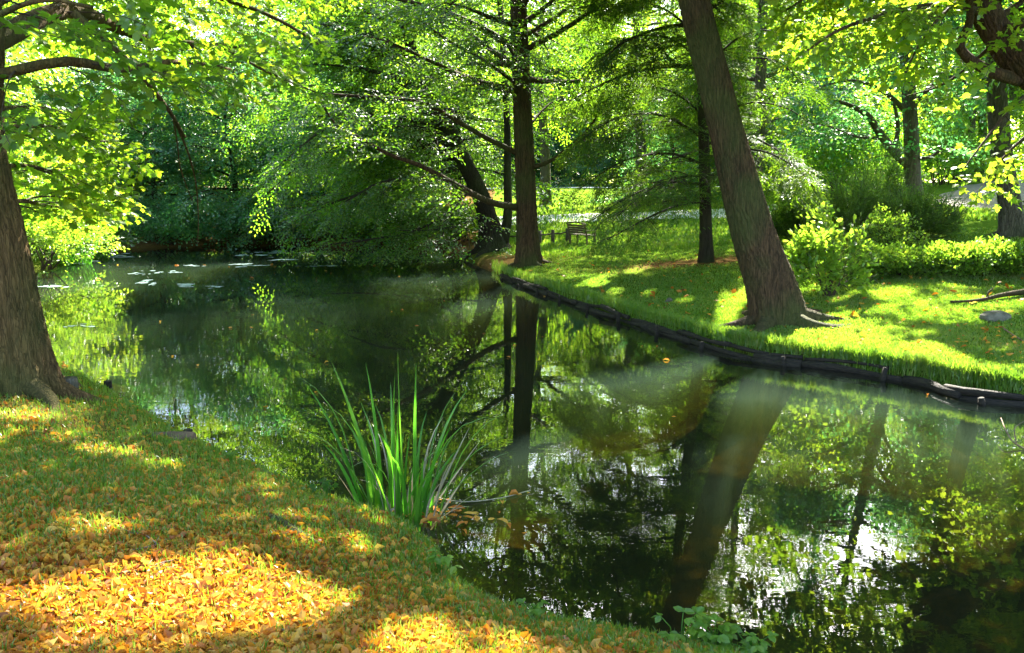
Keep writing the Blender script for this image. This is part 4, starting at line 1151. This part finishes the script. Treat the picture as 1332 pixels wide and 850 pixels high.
# tall sedge tufts on the left far bank, iris clump in front
def blades(n, c, spread, hmin, hmax, width, seed, lean=.35, bend=.5, seg=7, fixed=None):
    rg = np.random.default_rng(seed)
    V, T = [], []
    nb = 0
    items = []
    for i in range(n):
        a = rg.uniform(0, 2*PI); r = spread*math.sqrt(rg.random())
        base = np.array([c[0]+r*math.cos(a), c[1]+r*math.sin(a)*.6, c[2]])
        la = a + rg.normal(0, .6)
        items.append((base, la, rg.uniform(hmin, hmax), abs(rg.normal(0, lean)), abs(rg.normal(0, bend)), width*rg.uniform(.7, 1.2)))
    items += fixed or []
    for base, la, h, ln, bd, w in items:
        d = np.array([math.cos(la), math.sin(la), 0]); t = np.linspace(0, 1, seg+1)
        ang = ln + bd*t**2.5*1.6
        dl_ = h/seg
        pts = [base]
        for k in range(seg):
            pts.append(pts[-1] + dl_*(d*math.sin(ang[k]) + np.array([0, 0, math.cos(ang[k])])))
        pts = np.array(pts)
        fa = rg.uniform(0, PI) if bd < .6 else la + PI/2
        s = np.array([math.cos(fa), math.sin(fa), 0]); nn = np.array([-s[1], s[0], 0])
        for k in range(seg+1):
            f = t[k]; ww = w*.5*(1-f**3)*(.7+.3*min(1, f*4)) + .0006
            V += [pts[k]-s*ww + nn*ww*.35, pts[k], pts[k]+s*ww + nn*ww*.35]
        for k in range(seg):
            q = nb+3*k
            T += [(q, q+1, q+4), (q, q+4, q+3), (q+1, q+2, q+5), (q+1, q+5, q+4)]
        nb += 3*(seg+1)
    return np.array(V), np.array(T)

ic = gp(522, 668, .0); ic[2] = -.1
def fx(px0, la, h, ln, bd, w):
    p = gp(px0, 668, 0.); p[2] = -.05
    return (p, la, h, ln, bd, w)
fixed = [fx(470, PI, 1.15, .12, .75, .022), fx(480, PI, 1.05, .30, .25, .022), fx(500, PI*.98, 1.15, .25, .1, .024), fx(528, 0, 1.18, -.03, .02, .028), fx(540, 0, 1.10, .02, .02, .026),
         fx(548, .1, .98, .22, .35, .028), fx(545, 0, 1.05, .25, 1.35, .026), fx(552, 0, .85, .55, .6, .026), fx(555, -.1, .8, .7, .45, .022), fx(500, PI, 1.1, .05, .1, .024), fx(515, 0, 1.02, .0, .05, .026), fx(490, PI, .9, .4, .9, .02),
         fx(512, 3.4, .62, .05, 1.8, .02), fx(534, .3, .7, .1, 1.7, .018)]
V, T = blades(40, ic, .26, .45, 1.0, .027, 91, lean=.19, bend=.45, fixed=[f_[:5]+(f_[5]*1.3,) for f_ in fixed])
irb = np.array([ic[0], ic[1], 0.0])
iris = thing('iris_clump', 'clump of tall green sword-leaved iris growing in the water by the near bank', 'water plant', irb)
mesh_np('blades', V, T, M['reed'], smooth=True, parent=iris, origin=irb)
V, T = blades(26, ic, .24, .25, .85, .016, 92, lean=.6, bend=1.0)
mesh_np('dry_blades', V, T, M['dry_blade'], smooth=True, parent=iris, origin=irb)
for i, (px_, dd, n, hh, lab) in enumerate([(92, 22.5, 130, 2.0, 'tall dark sedge clump on the left bank at the water edge'), (118, 24.0, 120, 1.5, 'arching pale sedge clump hanging to the water at the left corner')]):
    p = at(px_, 330, dd); p[2] = max(0, zg(p[0], p[1]))
    V, T = blades(n, p, .55, hh*.6, hh, .035, 93+i, lean=.3, bend=.6 if i == 0 else 1.2)
    props(mesh_np('sedge_clump', V, T, M['reed'], smooth=True, origin=p), lab, 'water plant')
# reed-grass fringe on the far corner
V, T = [], []

# ================================================================== GROUND COVER
def scatter_px(n, rg, box, zref, accept):
    out = []
    while len(out) < n:
        m_ = n*2
        px_ = rg.uniform(box[0], box[2], m_); py_ = rg.uniform(box[1], box[3], m_)
        d = FWD + ((px_-W/2)/F)[:, None]*np.array([1.0, 0, 0]) - ((py_-H/2)/F)[:, None]*UPV
        z = np.full(m_, zref)
        for _ in range(5):
            t = (z-CAM[2])/d[:, 2]; P = CAM + d*t[:, None]
            z = .4*z + .6*np.clip(zfun(P[:, 0], P[:, 1]), 0, 2)
        P[:, 2] = zfun(P[:, 0], P[:, 1])
        sdv, pf_ = pond_field(P[:, 0], P[:, 1])
        P = P[accept(P, sdv, pf_, rg)]
        out += list(P)
    return np.array(out[:n])

def grass_mesh(name, P, h, w, seed, mat, label):
    rg = np.random.default_rng(seed)
    n = len(P)
    a = rg.uniform(0, 2*PI, n); la = rg.uniform(0, 2*PI, n); ln = rg.uniform(.05, .55, n)
    h = h*rg.uniform(.5, 1.3, n); w = w*rg.uniform(.7, 1.3, n)
    s = np.stack([np.cos(a), np.sin(a), np.zeros(n)], 1)*w[:, None]*.5
    L_ = np.stack([np.cos(la), np.sin(la), np.zeros(n)], 1)
    mid = P + np.array([0, 0, 1.])*(h*.55)[:, None] + L_*(h*ln*.35)[:, None]
    tip = P + np.array([0, 0, 1.])*(h*(1-.35*ln))[:, None] + L_*(h*ln*1.1)[:, None]
    V = np.stack([P-s-[0, 0, .01], P+s-[0, 0, .01], mid-s*.8, mid+s*.8, tip], 1).reshape(-1, 3)
    T = (np.array([(0, 1, 3), (0, 3, 2), (2, 3, 4)])[None] + (np.arange(n)*5)[:, None, None]).reshape(-1, 3)
    return props(mesh_np(name, V, T, mat), label, kind='stuff')

rg = np.random.default_rng(300)
def acc_right(P, sd_, pf_, rg_):
    bare = np.exp(-(((P[:, 0]-4.6)/2.6)**2 + ((P[:, 1]-18.3)/.8)**2))
    return (sd_ > .05) & (pf_[:, 2] > 1.9) & (P[:, 1] < 24) & (rg_.random(len(P)) > bare*1.2) & (P[:, 0] > .3) & (rg_.random(len(P)) < .62+.6*vnoise(P[:, 0]*2.6, P[:, 1]*2.6, 33))
Pr = scatter_px(190000, rg, (640, 300, 1345, 530), .4, acc_right)
dist = np.linalg.norm(Pr-CAM, axis=1)
grass_mesh('lawn_grass', Pr, .034+.0*dist, .0045+.0005*dist, 1, M['grass'], 'short bright lawn grass on the far right bank')
Pe = scatter_px(14000, rg, (640, 340, 1345, 530), .3, lambda P, s_, p_, r_: (s_ > .0) & (s_ < .22) & (p_[:, 2] > 1.9))
grass_mesh('edge_grass', Pe, .16, .010, 2, M['grass'], 'longer grass overhanging the timber edging')
def acc_left(P, sd_, pf_, rg_):
    k = .25 + .75*np.clip(vnoise(P[:, 0]*2.2, P[:, 1]*2.2, 12)+.25, 0, 1)
    k = k*np.clip(.2+(P[:, 1]-3.4)*.5, .16, 1)
    k = np.where(sd_ < .5, np.maximum(k, .5), k)
    return (sd_ > .03) & (pf_[:, 2] < 1.2) & (rg_.random(len(P)) < k) & (P[:, 1] < 14)
Pl = scatter_px(48000, rg, (-20, 440, 960, 870), .4, acc_left)
grass_mesh('bank_grass', Pl, .055, .006, 3, M['grass'], 'thin grass growing through the fallen leaves on the near bank')
# mound grass beyond
def acc_far(P, sd_, pf_, rg_): return (sd_ > 1) & (P[:, 1] < 60) & (P[:, 1] > 21) & (P[:, 0] > -1)
Pm = scatter_px(40000, rg, (640, 262, 1345, 335), .6, acc_far)
grass_mesh('meadow_grass', Pm, .12, .035, 4, M['grass'], 'sunny grass of the meadow and mound')

def litter_mesh(name, P, size, seed, label, lift=.012, tilt=28):
    rg = np.random.default_rng(seed)
    LV, LT = leaf_oval(.55)
    LV = LV.copy(); LV[:, 0] -= .5
    n = len(P); k = len(LV)
    V = np.empty((n, k, 3))
    yaw = rg.uniform(0, 2*PI, n); tx = np.radians(rg.normal(0, tilt, n)); ty = np.radians(rg.normal(0, tilt*.7, n)); sc = size*np.clip(rg.lognormal(0, .38, n), .4, 2.2)
    curl = rg.normal(.0, .5, n); fold = rg.normal(.25, .45, n)
    v = np.repeat(LV[None], n, 0)*np.stack([np.ones(n), rg.uniform(.6, 1.3, n), np.ones(n)], 1)[:, None]
    v[:, :, 2] += curl[:, None]*v[:, :, 0]**2 + fold[:, None]*np.abs(v[:, :, 1])
    v *= sc[:, None, None]
    cx_, sx_ = np.cos(tx)[:, None], np.sin(tx)[:, None]
    y, z = v[:, :, 1]*cx_ - v[:, :, 2]*sx_, v[:, :, 1]*sx_ + v[:, :, 2]*cx_
    cy_, sy_ = np.cos(ty)[:, None], np.sin(ty)[:, None]
    x, z = v[:, :, 0]*cy_ + z*sy_, -v[:, :, 0]*sy_ + z*cy_
    c_, s_ = np.cos(yaw)[:, None], np.sin(yaw)[:, None]
    V[:, :, 0] = x*c_ - y*s_ + P[:, None, 0]; V[:, :, 1] = x*s_ + y*c_ + P[:, None, 1]
    V[:, :, 2] = z - z.min(1)[:, None]*.7 + P[:, None, 2] + lift*rg.uniform(-.3, 1, n)[:, None]
    T = (LT[None] + (np.arange(n)*k)[:, None, None]).reshape(-1, 3)
    return props(mesh_np(name, V.reshape(-1, 3), T, M['litter']), label, kind='stuff')
def acc_lit(P, sd_, pf_, rg_):
    k = np.clip(.30 + np.clip((5.4-P[:, 1])*.5, 0, .6) + .6*vnoise(P[:, 0]*1.7, P[:, 1]*1.7, 15), .06, 1)*np.clip(sd_*2.2+.2, 0, 1)
    return (sd_ > .03) & (pf_[:, 2] < 1.2) & (rg_.random(len(P)) < k) & (P[:, 1] < 13)
Pt = scatter_px(58000, rg, (-20, 470, 960, 880), .4, acc_lit)
litter_mesh('fallen_leaves', Pt, .033, 5, 'orange and yellow fallen leaves covering the near bank', tilt=44)
Pt = scatter_px(900, rg, (640, 320, 1345, 520), .4, lambda P, s_, p_, r_: (s_ > .05) & (p_[:, 2] > 1.9) & (P[:, 1] < 22))
litter_mesh('lawn_leaves', Pt, .06, 6, 'scattered fallen leaves on the far lawn', lift=.04)
# floating leaves near the iris and specks on the pond
fp = []
for _ in range(46):
    a_ = gp(rg.normal(575, 40), rg.normal(672, 9), 0.); a_[2] = .004; fp.append(a_)
fp += [np.array([*gp(688, 643, 0)[:2], .004]), np.array([*gp(676, 645, 0)[:2], .004]), np.array([*gp(668, 646, 0)[:2], .004])]
for _ in range(90):
    a_ = gp(rg.uniform(120, 1300), 345+200*rg.random()**2, 0.); a_[2] = .004; fp.append(a_)
fp = np.array(fp); s_, _p = pond_field(fp[:, 0], fp[:, 1]); fp = fp[s_ < -.05]
litter_mesh('floating_leaves', fp, .06, 7, 'dead leaves floating on the pond', lift=.002, tilt=4)
# floating film streaks on the far water
mb = MB()
for (px_, py_, rx, ry) in [(190, 368, 16, 3.0), (215, 354, 26, 1.6), (240, 371, 30, 1.6), (322, 346, 30, 2.2), (370, 338, 34, 1.6), (330, 332, 26, 1.4), (95, 343, 30, 1.6), (75, 373, 20, 1.4), (100, 424, 22, 1.6), (280, 373, 18, 1.2), (180, 357, 18, 1.2), (250, 346, 12, .9), (120, 340, 22, 1.2), (420, 346, 24, 1.0), (150, 332, 40, 2.0), (350, 328, 30, 1.2)]:
    for k in range(9):
        ox, oy = rg.normal(0, .5)*rx, rg.normal(0, .6)*ry
        c_ = gp(px_+ox, py_+oy, 0)
        m_ = 12; th = np.arange(m_)/m_*2*PI
        r_ = (1+.35*np.sin(th*2+rg.uniform(0, 6)) + .2*np.sin(th*5+rg.uniform(0, 6)))*rg.uniform(.15, .6)
        rX = rx/F*c_[1]*1.0
        ex = gp(px_, py_-ry, 0)[1]-gp(px_, py_+ry, 0)[1]
        V = np.stack([c_[0]+np.cos(th)*r_*rX*.5, c_[1]+np.sin(th)*r_*ex*.35, np.full(m_, .003+.0004*k)], 1)
        V = np.concatenate([V, [[c_[0], c_[1], .003+.0004*k]]])
        mb.add(V, [(i, (i+1) % m_, m_) for i in range(m_)])
props(mb.obj('floating_film', M['scum'], smooth=False), 'pale streaks of film floating on the far left water', kind='stuff')

# ================================================================== TIMBER EDGING (right bank)
edge = PO[:10][::-1]                       # from the tip near the tall tree to the right edge
edge = np.concatenate([edge, [PO[-1]]])
Epath = smooth_path(edge, 90)
et = np.gradient(Epath, axis=0); et /= np.linalg.norm(et, axis=1)[:, None]
en = np.stack([et[:, 1], -et[:, 0]], 1)
mid_ = Epath[45] + en[45]*.3
if pond_field(np.array([mid_[0]]), np.array([mid_[1]]))[0][0] > 0: en = -en      # en points to the water
te = thing('timber_edging', 'dark wet log edging holding up the far right bank', 'edging', (*Epath[45], 0))
og = np.array([*Epath[45], 0])
for z_, off, r_ in ((-.05, .05, .070), (.035, .03, .055), (.085, .005, .042)):
    i0 = 0
    while i0 < 86:
        i1 = min(89, i0 + int(rg.integers(3, 8)))
        if rg.random() < .08 and z_ > .06: i0 = i1; continue
        Q = Epath[i0:i1+1] + en[i0:i1+1]*(off+rg.normal(0, .02))
        zz = z_ + rg.normal(0, .018) + rg.normal(0, .012)*np.linspace(-1, 1, len(Q)) + .012*np.sin(np.arange(len(Q))*.9+rg.uniform(0, 6))
        m2 = MB(); m2.tube(np.c_[Q, zz], r_*rg.uniform(.5, 1.0)*(1+.16*np.sin(np.arange(len(Q))*1.3)), 10, wob=.10, seed=int(rg.integers(0, 999)))
        m2.obj('log', M['timber'], te, og)
        i0 = i1
for i in range(3, 88, 6):
    p = Epath[i] + en[i]*.14
    m2 = MB(); hh = rg.uniform(.05, .17)
    m2.tube(np.array([(p[0], p[1], -.5), (p[0]+rg.normal(0, .01), p[1], 0), (p[0]+rg.normal(0, .02), p[1], hh)]), [.035, .035, .028], 8, wob=.08, seed=i)
    m2.obj('stake', M['timber'], te, og)

# ================================================================== BENCH, RAIL, STONES, STICKS
bp_ = on_ground(757, 319)
bench = thing('park_bench', 'weathered wooden park bench seen from behind on the lawn beside the path', 'bench', bp_, R(-58))
bench.scale = (.7, .7, .7)
# local: x along length, front is +y
bw = M['bench_wood']; BL = 1.35
for sx in (-1, 1):
    m2 = MB(); m2.box((sx*BL*.44, .20, .2), (.075, .075, .46), bev=.008); m2.obj('leg', bw, bench, smooth=False)
    m2 = MB(); m2.box((sx*BL*.44, -.20, .2), (.075, .08, .46), bev=.008)
    m2.box((sx*BL*.44, -.26, .63), (.07, .06, .5), rotm((1, 0, 0), R(12)), bev=.008); m2.obj('leg', bw, bench, smooth=False)
    m2 = MB(); m2.box((sx*BL*.445, -.01, .63), (.075, .5, .045), bev=.01); m2.box((sx*BL*.445, .2, .52), (.06, .06, .2), bev=.008); m2.obj('armrest', bw, bench, smooth=False)
m2 = MB()
for k in range(5): m2.box((0, -.2+k*.105, .445+.002*k), (BL, .09, .035), bev=.008)
m2.obj('seat', bw, bench, smooth=False)
m2 = MB()
for k in range(4):
    zz = .55+k*.095; m2.box((0, -.235-(zz-.45)*.2, zz), (BL*.98, .028, .08), rotm((1, 0, 0), R(12)), bev=.006)
xs = np.linspace(-BL*.5, BL*.5, 13)
m2.tube(np.stack([xs, np.full(13, -.325), .90+.07*np.cos(xs/BL*PI)], 1), .035, 6)
m2.obj('backrest', bw, bench, smooth=False)

rail = thing('low_rail', 'low dark post and rail fence along the path left of the bench', 'fence', on_ground(719, 312))
rb_ = np.array(rail.location)
last = None
for px_ in (640, 660, 702, 719, 738):
    p = at(px_, 312, bp_[1]+1.0); p[2] = zg(p[0], p[1])
    m2 = MB(); m2.tube(np.array([p-[0, 0, .1], p+[0, 0, .2], p+[0, 0, .44]]), [.06, .06, .05], 8, wob=.04); m2.obj('post', M['post_wood'], rail, rb_)
    if last is not None:
        m2 = MB(); m2.tube(np.array([last+[0, 0, .33], (last+p)/2+[0, 0, .30], p+[0, 0, .33]]), .025, 6); m2.obj('rail', M['post_wood'], rail, rb_)
    last = p
# pale rail in the dark at the far end
pr0, pr1 = at(120, 287, 31.2), at(345, 284, 31.8)
pr = thing('wooden_railing', 'thin pale railing in deep shade behind the far shore', 'railing', (pr0+pr1)/2*np.array([1, 1, 0]) + np.array([0, 0, .6]))
prb = np.array(pr.location)
m2 = MB(); m2.box((pr0+pr1)/2, (np.linalg.norm(pr1-pr0), .08, .07), bev=.01); m2.obj('rail', M['rail'], pr, prb, smooth=False)
for k in range(6):
    p = pr0+(pr1-pr0)*(k+.5)/6
    m2 = MB(); m2.box((p[0], p[1]+.09, p[2]-.4), (.09, .09, .9), bev=.01); m2.obj('post', M['post_wood'], pr, prb, smooth=False)

def rock(name, label, c, r, seed, mat, cat='rock'):
    import bmesh
    bm = bmesh.new(); bmesh.ops.create_icosphere(bm, subdivisions=4, radius=1)
    rg_ = np.random.default_rng(int(seed*10)); dirs = rg_.normal(0, 1, (14, 3)); dirs /= np.linalg.norm(dirs, axis=1)[:, None]; hts = rg_.uniform(.72, 1.0, 14)
    for v in bm.verts:
        p = np.array(v.co); s_ = 1.0
        for d_, h_ in zip(dirs, hts):
            q_ = p @ d_
            if q_ > h_*.86: s_ = min(s_, h_*.86/q_ + .02)
        p = p*s_*(1+.03*math.sin(9*p[0]+seed)*math.sin(8*p[1])+.02*math.sin(17*p[2]+3*p[0]))
        v.co = p*np.array(r)
    me_ = bpy.data.meshes.new(name); bm.to_mesh(me_); bm.free()
    for f_ in me_.polygons: f_.use_smooth = True
    me_.materials.append(mat)
    o_ = bpy.data.objects.new(name, me_); COL.objects.link(o_); o_.location = [float(k) for k in c]; o_.rotation_euler = (0, 0, seed)
    return props(o_, label, cat)
p = on_ground(1297, 416); rock('rock', 'dark flat stone on the lawn under the fallen branch', p+[0, 0, .03], (.23, .16, .10), 3.1, M['stone'])
p = on_ground(212, 568, .2); rock('bank_rock', 'half buried brown stone at the edge of the near bank', p+[0, .0, -.05], (.26, .13, .12), .6, M['brown_stone'])
p = on_ground(870, 393); rock('small_rock', 'small dark stone in the middle of the far lawn', p+[0, 0, .02], (.09, .07, .06), 1.2, M['stone'])
p = at(1272, 328, 15.4); rock('pale_rock', 'pale grey stone showing above the row of low shrubs', p, (.2, .18, .24), 2.2, M['pale_stone'])
# stump beside the left trunk
sp_ = on_ground(92, 514, .35)
st = MB(); st.tube(np.array([sp_+[0, 0, -.1], sp_+[0, 0, .05], sp_+[.01, 0, .12], sp_+[.015, 0, .17]]), [.075, .07, .065, .055], 14, wob=.06, seed=4)
props(st.obj('stump', M['bark_grey'], origin=sp_), 'short grey stump close beside the mossy trunk', 'stump')
for k, (px_, py_, lab) in enumerate([(245, 578, 'short dark post at the water edge beside the brown stone'), (141, 511, 'dark post stub at the water edge below the stump')]):
    p = gp(px_, py_, 0); m2 = MB(); m2.tube(np.array([p+[0, 0, -.3], p+[0, 0, .04], p+[.005, 0, .13]]), [.045, .045, .04], 10, wob=.06, seed=k)
    props(m2.obj('wooden_post', M['timber'], origin=p), lab, 'post', 'post stubs along the near bank')
# fallen branch and sticks
P_ = np.array([on_ground(*q_)+[0, 0, .05] for q_ in [(1236, 397), (1262, 396), (1283, 393), (1305, 390), (1335, 386), (1370, 384)]]); P_[3:, 2] += .03
m2 = MB(); m2.tube(smooth_path(P_, 20), np.linspace(.02, .055, 20), 9, wob=.12, seed=2); m2.tube(np.array([P_[2], P_[2]+[.05, .05, .1], P_[2]+[.12, .05, .16]]), [.02, .012, .006], 6)
props(m2.obj('fallen_branch', M['bark'], origin=P_[0]), 'crooked brown branch lying on the lawn at the right edge', 'branch')
P_ = np.array([on_ground(*q_)+[0, 0, .03] for q_ in [(1305, 430), (1316, 438), (1334, 449)]])
m2 = MB(); m2.tube(smooth_path(P_, 8), np.linspace(.012, .006, 8), 6); props(m2.obj('stick', M['deadtwig'], origin=P_[0]), 'thin pale stick on the lawn below the dark flat stone', 'stick')
w0 = gp(1332, 588, 0); P_ = np.array([w0+[.2, 0, -.05], gp(1322, 583, 0)+[0, 0, .03], gp(1308, 575, 0)+[0, 0, .09], gp(1300, 562, 0)+[0, 0, .13]])
m2 = MB(); m2.tube(smooth_path(P_, 12), np.linspace(.009, .004, 12), 6); m2.tube(smooth_path(np.array([P_[1], gp(1318, 572, 0)+[0, 0, .1], gp(1330, 568, 0)+[0, 0, .14]]), 8), np.linspace(.006, .003, 8), 5)
props(m2.obj('twig', M['deadtwig'], origin=P_[0]), 'pale curved twig sticking out of the water at the right edge', 'twig')
# long floating reed stalk beside the iris
P_ = np.array([gp(556, 650, 0)+[0, 0, .03], gp(600, 655, 0)+[0, 0, .012], gp(650, 650, 0)+[0, 0, .01], gp(690, 640, 0)+[0, 0, .012]])
m2 = MB(); m2.tube(smooth_path(P_, 14), .004, 5); props(m2.obj('floating_stalk', M['dry_blade'], origin=P_[0]), 'long thin dry stalk lying on the water right of the iris', 'stalk')
P_ = np.array([gp(492, 676, .03), gp(505, 667, .06), gp(515, 660, .10)]); m2 = MB(); m2.tube(P_, [.006, .012, .004], 5)
props(m2.obj('dry_reed', M['dry_blade'], origin=P_[0]), 'bleached broken reed at the foot of the iris', 'reed')
# tree root on the near bank
P_ = np.array([on_ground(*q_)+[0, 0, .012] for q_ in [(345, 672), (370, 686), (392, 700), (415, 712)]])
m2 = MB(); m2.tube(smooth_path(P_, 10), [.012, .025, .03, .03, .03, .028, .025, .02, .015, .01], 8, wob=.1); props(m2.obj('root', M['bark_near'], origin=P_[0]), 'bare root crossing the near bank among the leaves', 'root')

# fallen twigs among the leaves
_rt = np.random.default_rng(55)
for k in range(12):
    p = on_ground(_rt.uniform(30, 560), _rt.uniform(600, 840)) if k else on_ground(180, 700)
    a_ = _rt.uniform(0, PI); ln_ = _rt.uniform(.10, .34)
    d_ = np.array([math.cos(a_), math.sin(a_), 0]); n_ = np.array([-d_[1], d_[0], 0])
    Q_ = np.array([p-d_*ln_*.5+n_*.01, p-d_*ln_*.1-n_*.012, p+d_*ln_*.2+n_*.01, p+d_*ln_*.5])
    Q_[:, 2] = zfun(Q_[:, 0], Q_[:, 1]) + .022
    m2 = MB(); m2.tube(smooth_path(Q_, 9), np.linspace(.006, .0025, 9), 6, wob=.12, seed=k)
    m2.tube(np.array([Q_[1], Q_[1]+d_*ln_*.18+n_*ln_*.14+[0, 0, .015]]), [.003, .0015], 5)
    props(m2.obj('fallen_twig', M['deadtwig'], origin=p), 'small dry twig lying among the fallen leaves on the near bank', 'twig', 'dry twigs among the fallen leaves')

# little broad-leaved plants on the near bank edge
def herb(c, n, h, size, seed, label, mat, group='small leafy plants on the near bank'):
    rg_ = np.random.default_rng(seed); mb_ = MB(); st_ = MB(); LV, LT = leaf_oval(.7)
    for i in range(n):
        a = rg_.uniform(0, 2*PI); r = rg_.uniform(.02, 1)*size*2.0
        hh = h*rg_.uniform(.5, 1.1)
        tip_ = np.array([c[0]+r*math.cos(a), c[1]+r*math.sin(a), c[2]+hh])
        st_.tube(np.array([np.array(c)+[r*.3*math.cos(a), r*.3*math.sin(a), -.02], (np.array(c)+tip_)/2+[0, 0, .02], tip_]), [.003, .0025, .002], 4, cap=False)
        for k in range(3):
            b_ = a+(k-1)*1.2+rg_.normal(0, .2)
            mb_.add((LV*size*rg_.uniform(.8, 1.2)) @ (rotm((0, 0, 1), b_) @ rotm((0, 1, 0), R(rg_.normal(8, 12))) @ rotm((1, 0, 0), R(rg_.normal(0, 15)))).T + tip_, LT)
    T_ = thing('leafy_plant', label, 'plant', c, group=group)
    st_.obj('stems', M['reed'], T_, np.array(c)); mb_.obj('leaves', mat, T_, np.array(c), smooth=False)
    return T_
for i, (px_, py_, n, h, s_, lab, mt) in enumerate([
    (930, 846, 22, .13, .05, 'spreading ground elder at the bottom edge of the near bank', 'bush'),
    (975, 856, 16, .10, .045, 'low leafy plant at the bottom right tip of the near bank', 'bush'),
    (572, 752, 10, .14, .05, 'small leafy weed at the corner of the near bank below the iris', 'bush'),
    (688, 808, 6, .12, .04, 'two-leaved weed on the water edge between iris and ground elder', 'bush'),
    (425, 650, 9, .12, .045, 'small weed left of the iris at the water edge', 'dark_leaf'),
    (885, 842, 7, .15, .05, 'upright weed left of the ground elder', 'bush'),
    (300, 602, 7, .08, .04, 'tiny weed at the water edge right of the brown stone', 'bush')]):
    p = on_ground(px_, py_, .1); p[2] = max(p[2], .02)
    herb(p, n, h, s_, 200+i, lab, M[mt])

# distant wood that closes the view (reads as one mass)
rg = np.random.default_rng(900)
n = 9000
th = rg.uniform(R(-75), R(75), n); rr_ = rg.uniform(96, 130, n)
pos = np.stack([np.sin(th)*rr_, np.cos(th)*rr_, rg.uniform(0, 1, n)**1.25*(17+4*np.sin(th*9)+3*np.sin(th*23))], 1)
dd = rg.normal(0, 1, (n, 3)); dd[:, 2] = np.abs(dd[:, 2])*.3
fw = build_sprays('distant_wood', pos, dd, rg.uniform(3.0, 5.0, n), SP['wood'], [M['wood_leaf'], M['twig']], None, np.array([0, 110, 0.]), 901, carve=False, nrm_jit=.6, twig=False)
props(fw, 'distant green wood beyond the park', kind='stuff')

# ================================================================== LIGHT, WORLD, CAMERA
w = bpy.data.worlds.new('World'); scene.world = w; w.use_nodes = True
nt = w.node_tree; nt.nodes.clear()
sky = nt.nodes.new('ShaderNodeTexSky'); sky.sky_type = 'NISHITA'; sky.sun_disc = False
sky.sun_elevation = SUN_EL; sky.sun_rotation = SUN_AZ; sky.air_density = 1.0; sky.dust_density = 1.5
bg = nt.nodes.new('ShaderNodeBackground'); bg.inputs['Strength'].default_value = .10
wo = nt.nodes.new('ShaderNodeOutputWorld')
nt.links.new(sky.outputs[0], bg.inputs['Color']); nt.links.new(bg.outputs[0], wo.inputs['Surface'])
sl = bpy.data.lights.new('sun', 'SUN'); sl.energy = 5.0; sl.angle = R(.5); sl.color = (1, .95, .84)
so = bpy.data.objects.new('sun', sl); COL.objects.link(so)
so.rotation_euler = Vector(SUN).to_track_quat('Z', 'Y').to_euler()
so.location = (10, 10, 30)

cd = bpy.data.cameras.new('camera'); cd.sensor_width = 36.0; cd.lens = F/W*36.0; cd.clip_start = .05; cd.clip_end = 1000
co = bpy.data.objects.new('camera', cd); COL.objects.link(co)
co.location = CAM; co.rotation_euler = (PI/2 - PITCH, 0, 0)
scene.camera = co

vs = scene.view_settings
vs.view_transform = 'Standard'; vs.look = 'None'; vs.exposure = 3.55; vs.gamma = 1.0
cy = scene.cycles
cy.max_bounces = 8; cy.diffuse_bounces = 4; cy.glossy_bounces = 3; cy.transmission_bounces = 4; cy.transparent_max_bounces = 8; cy.volume_bounces = 0
cy.use_denoising = True
try:
    cy.denoiser = 'OPENIMAGEDENOISE'; cy.denoising_input_passes = 'RGB_ALBEDO_NORMAL'
except Exception: pass
cy.sample_clamp_indirect = 6.0; cy.caustics_reflective = False; cy.caustics_refractive = False
cy.use_adaptive_sampling = False
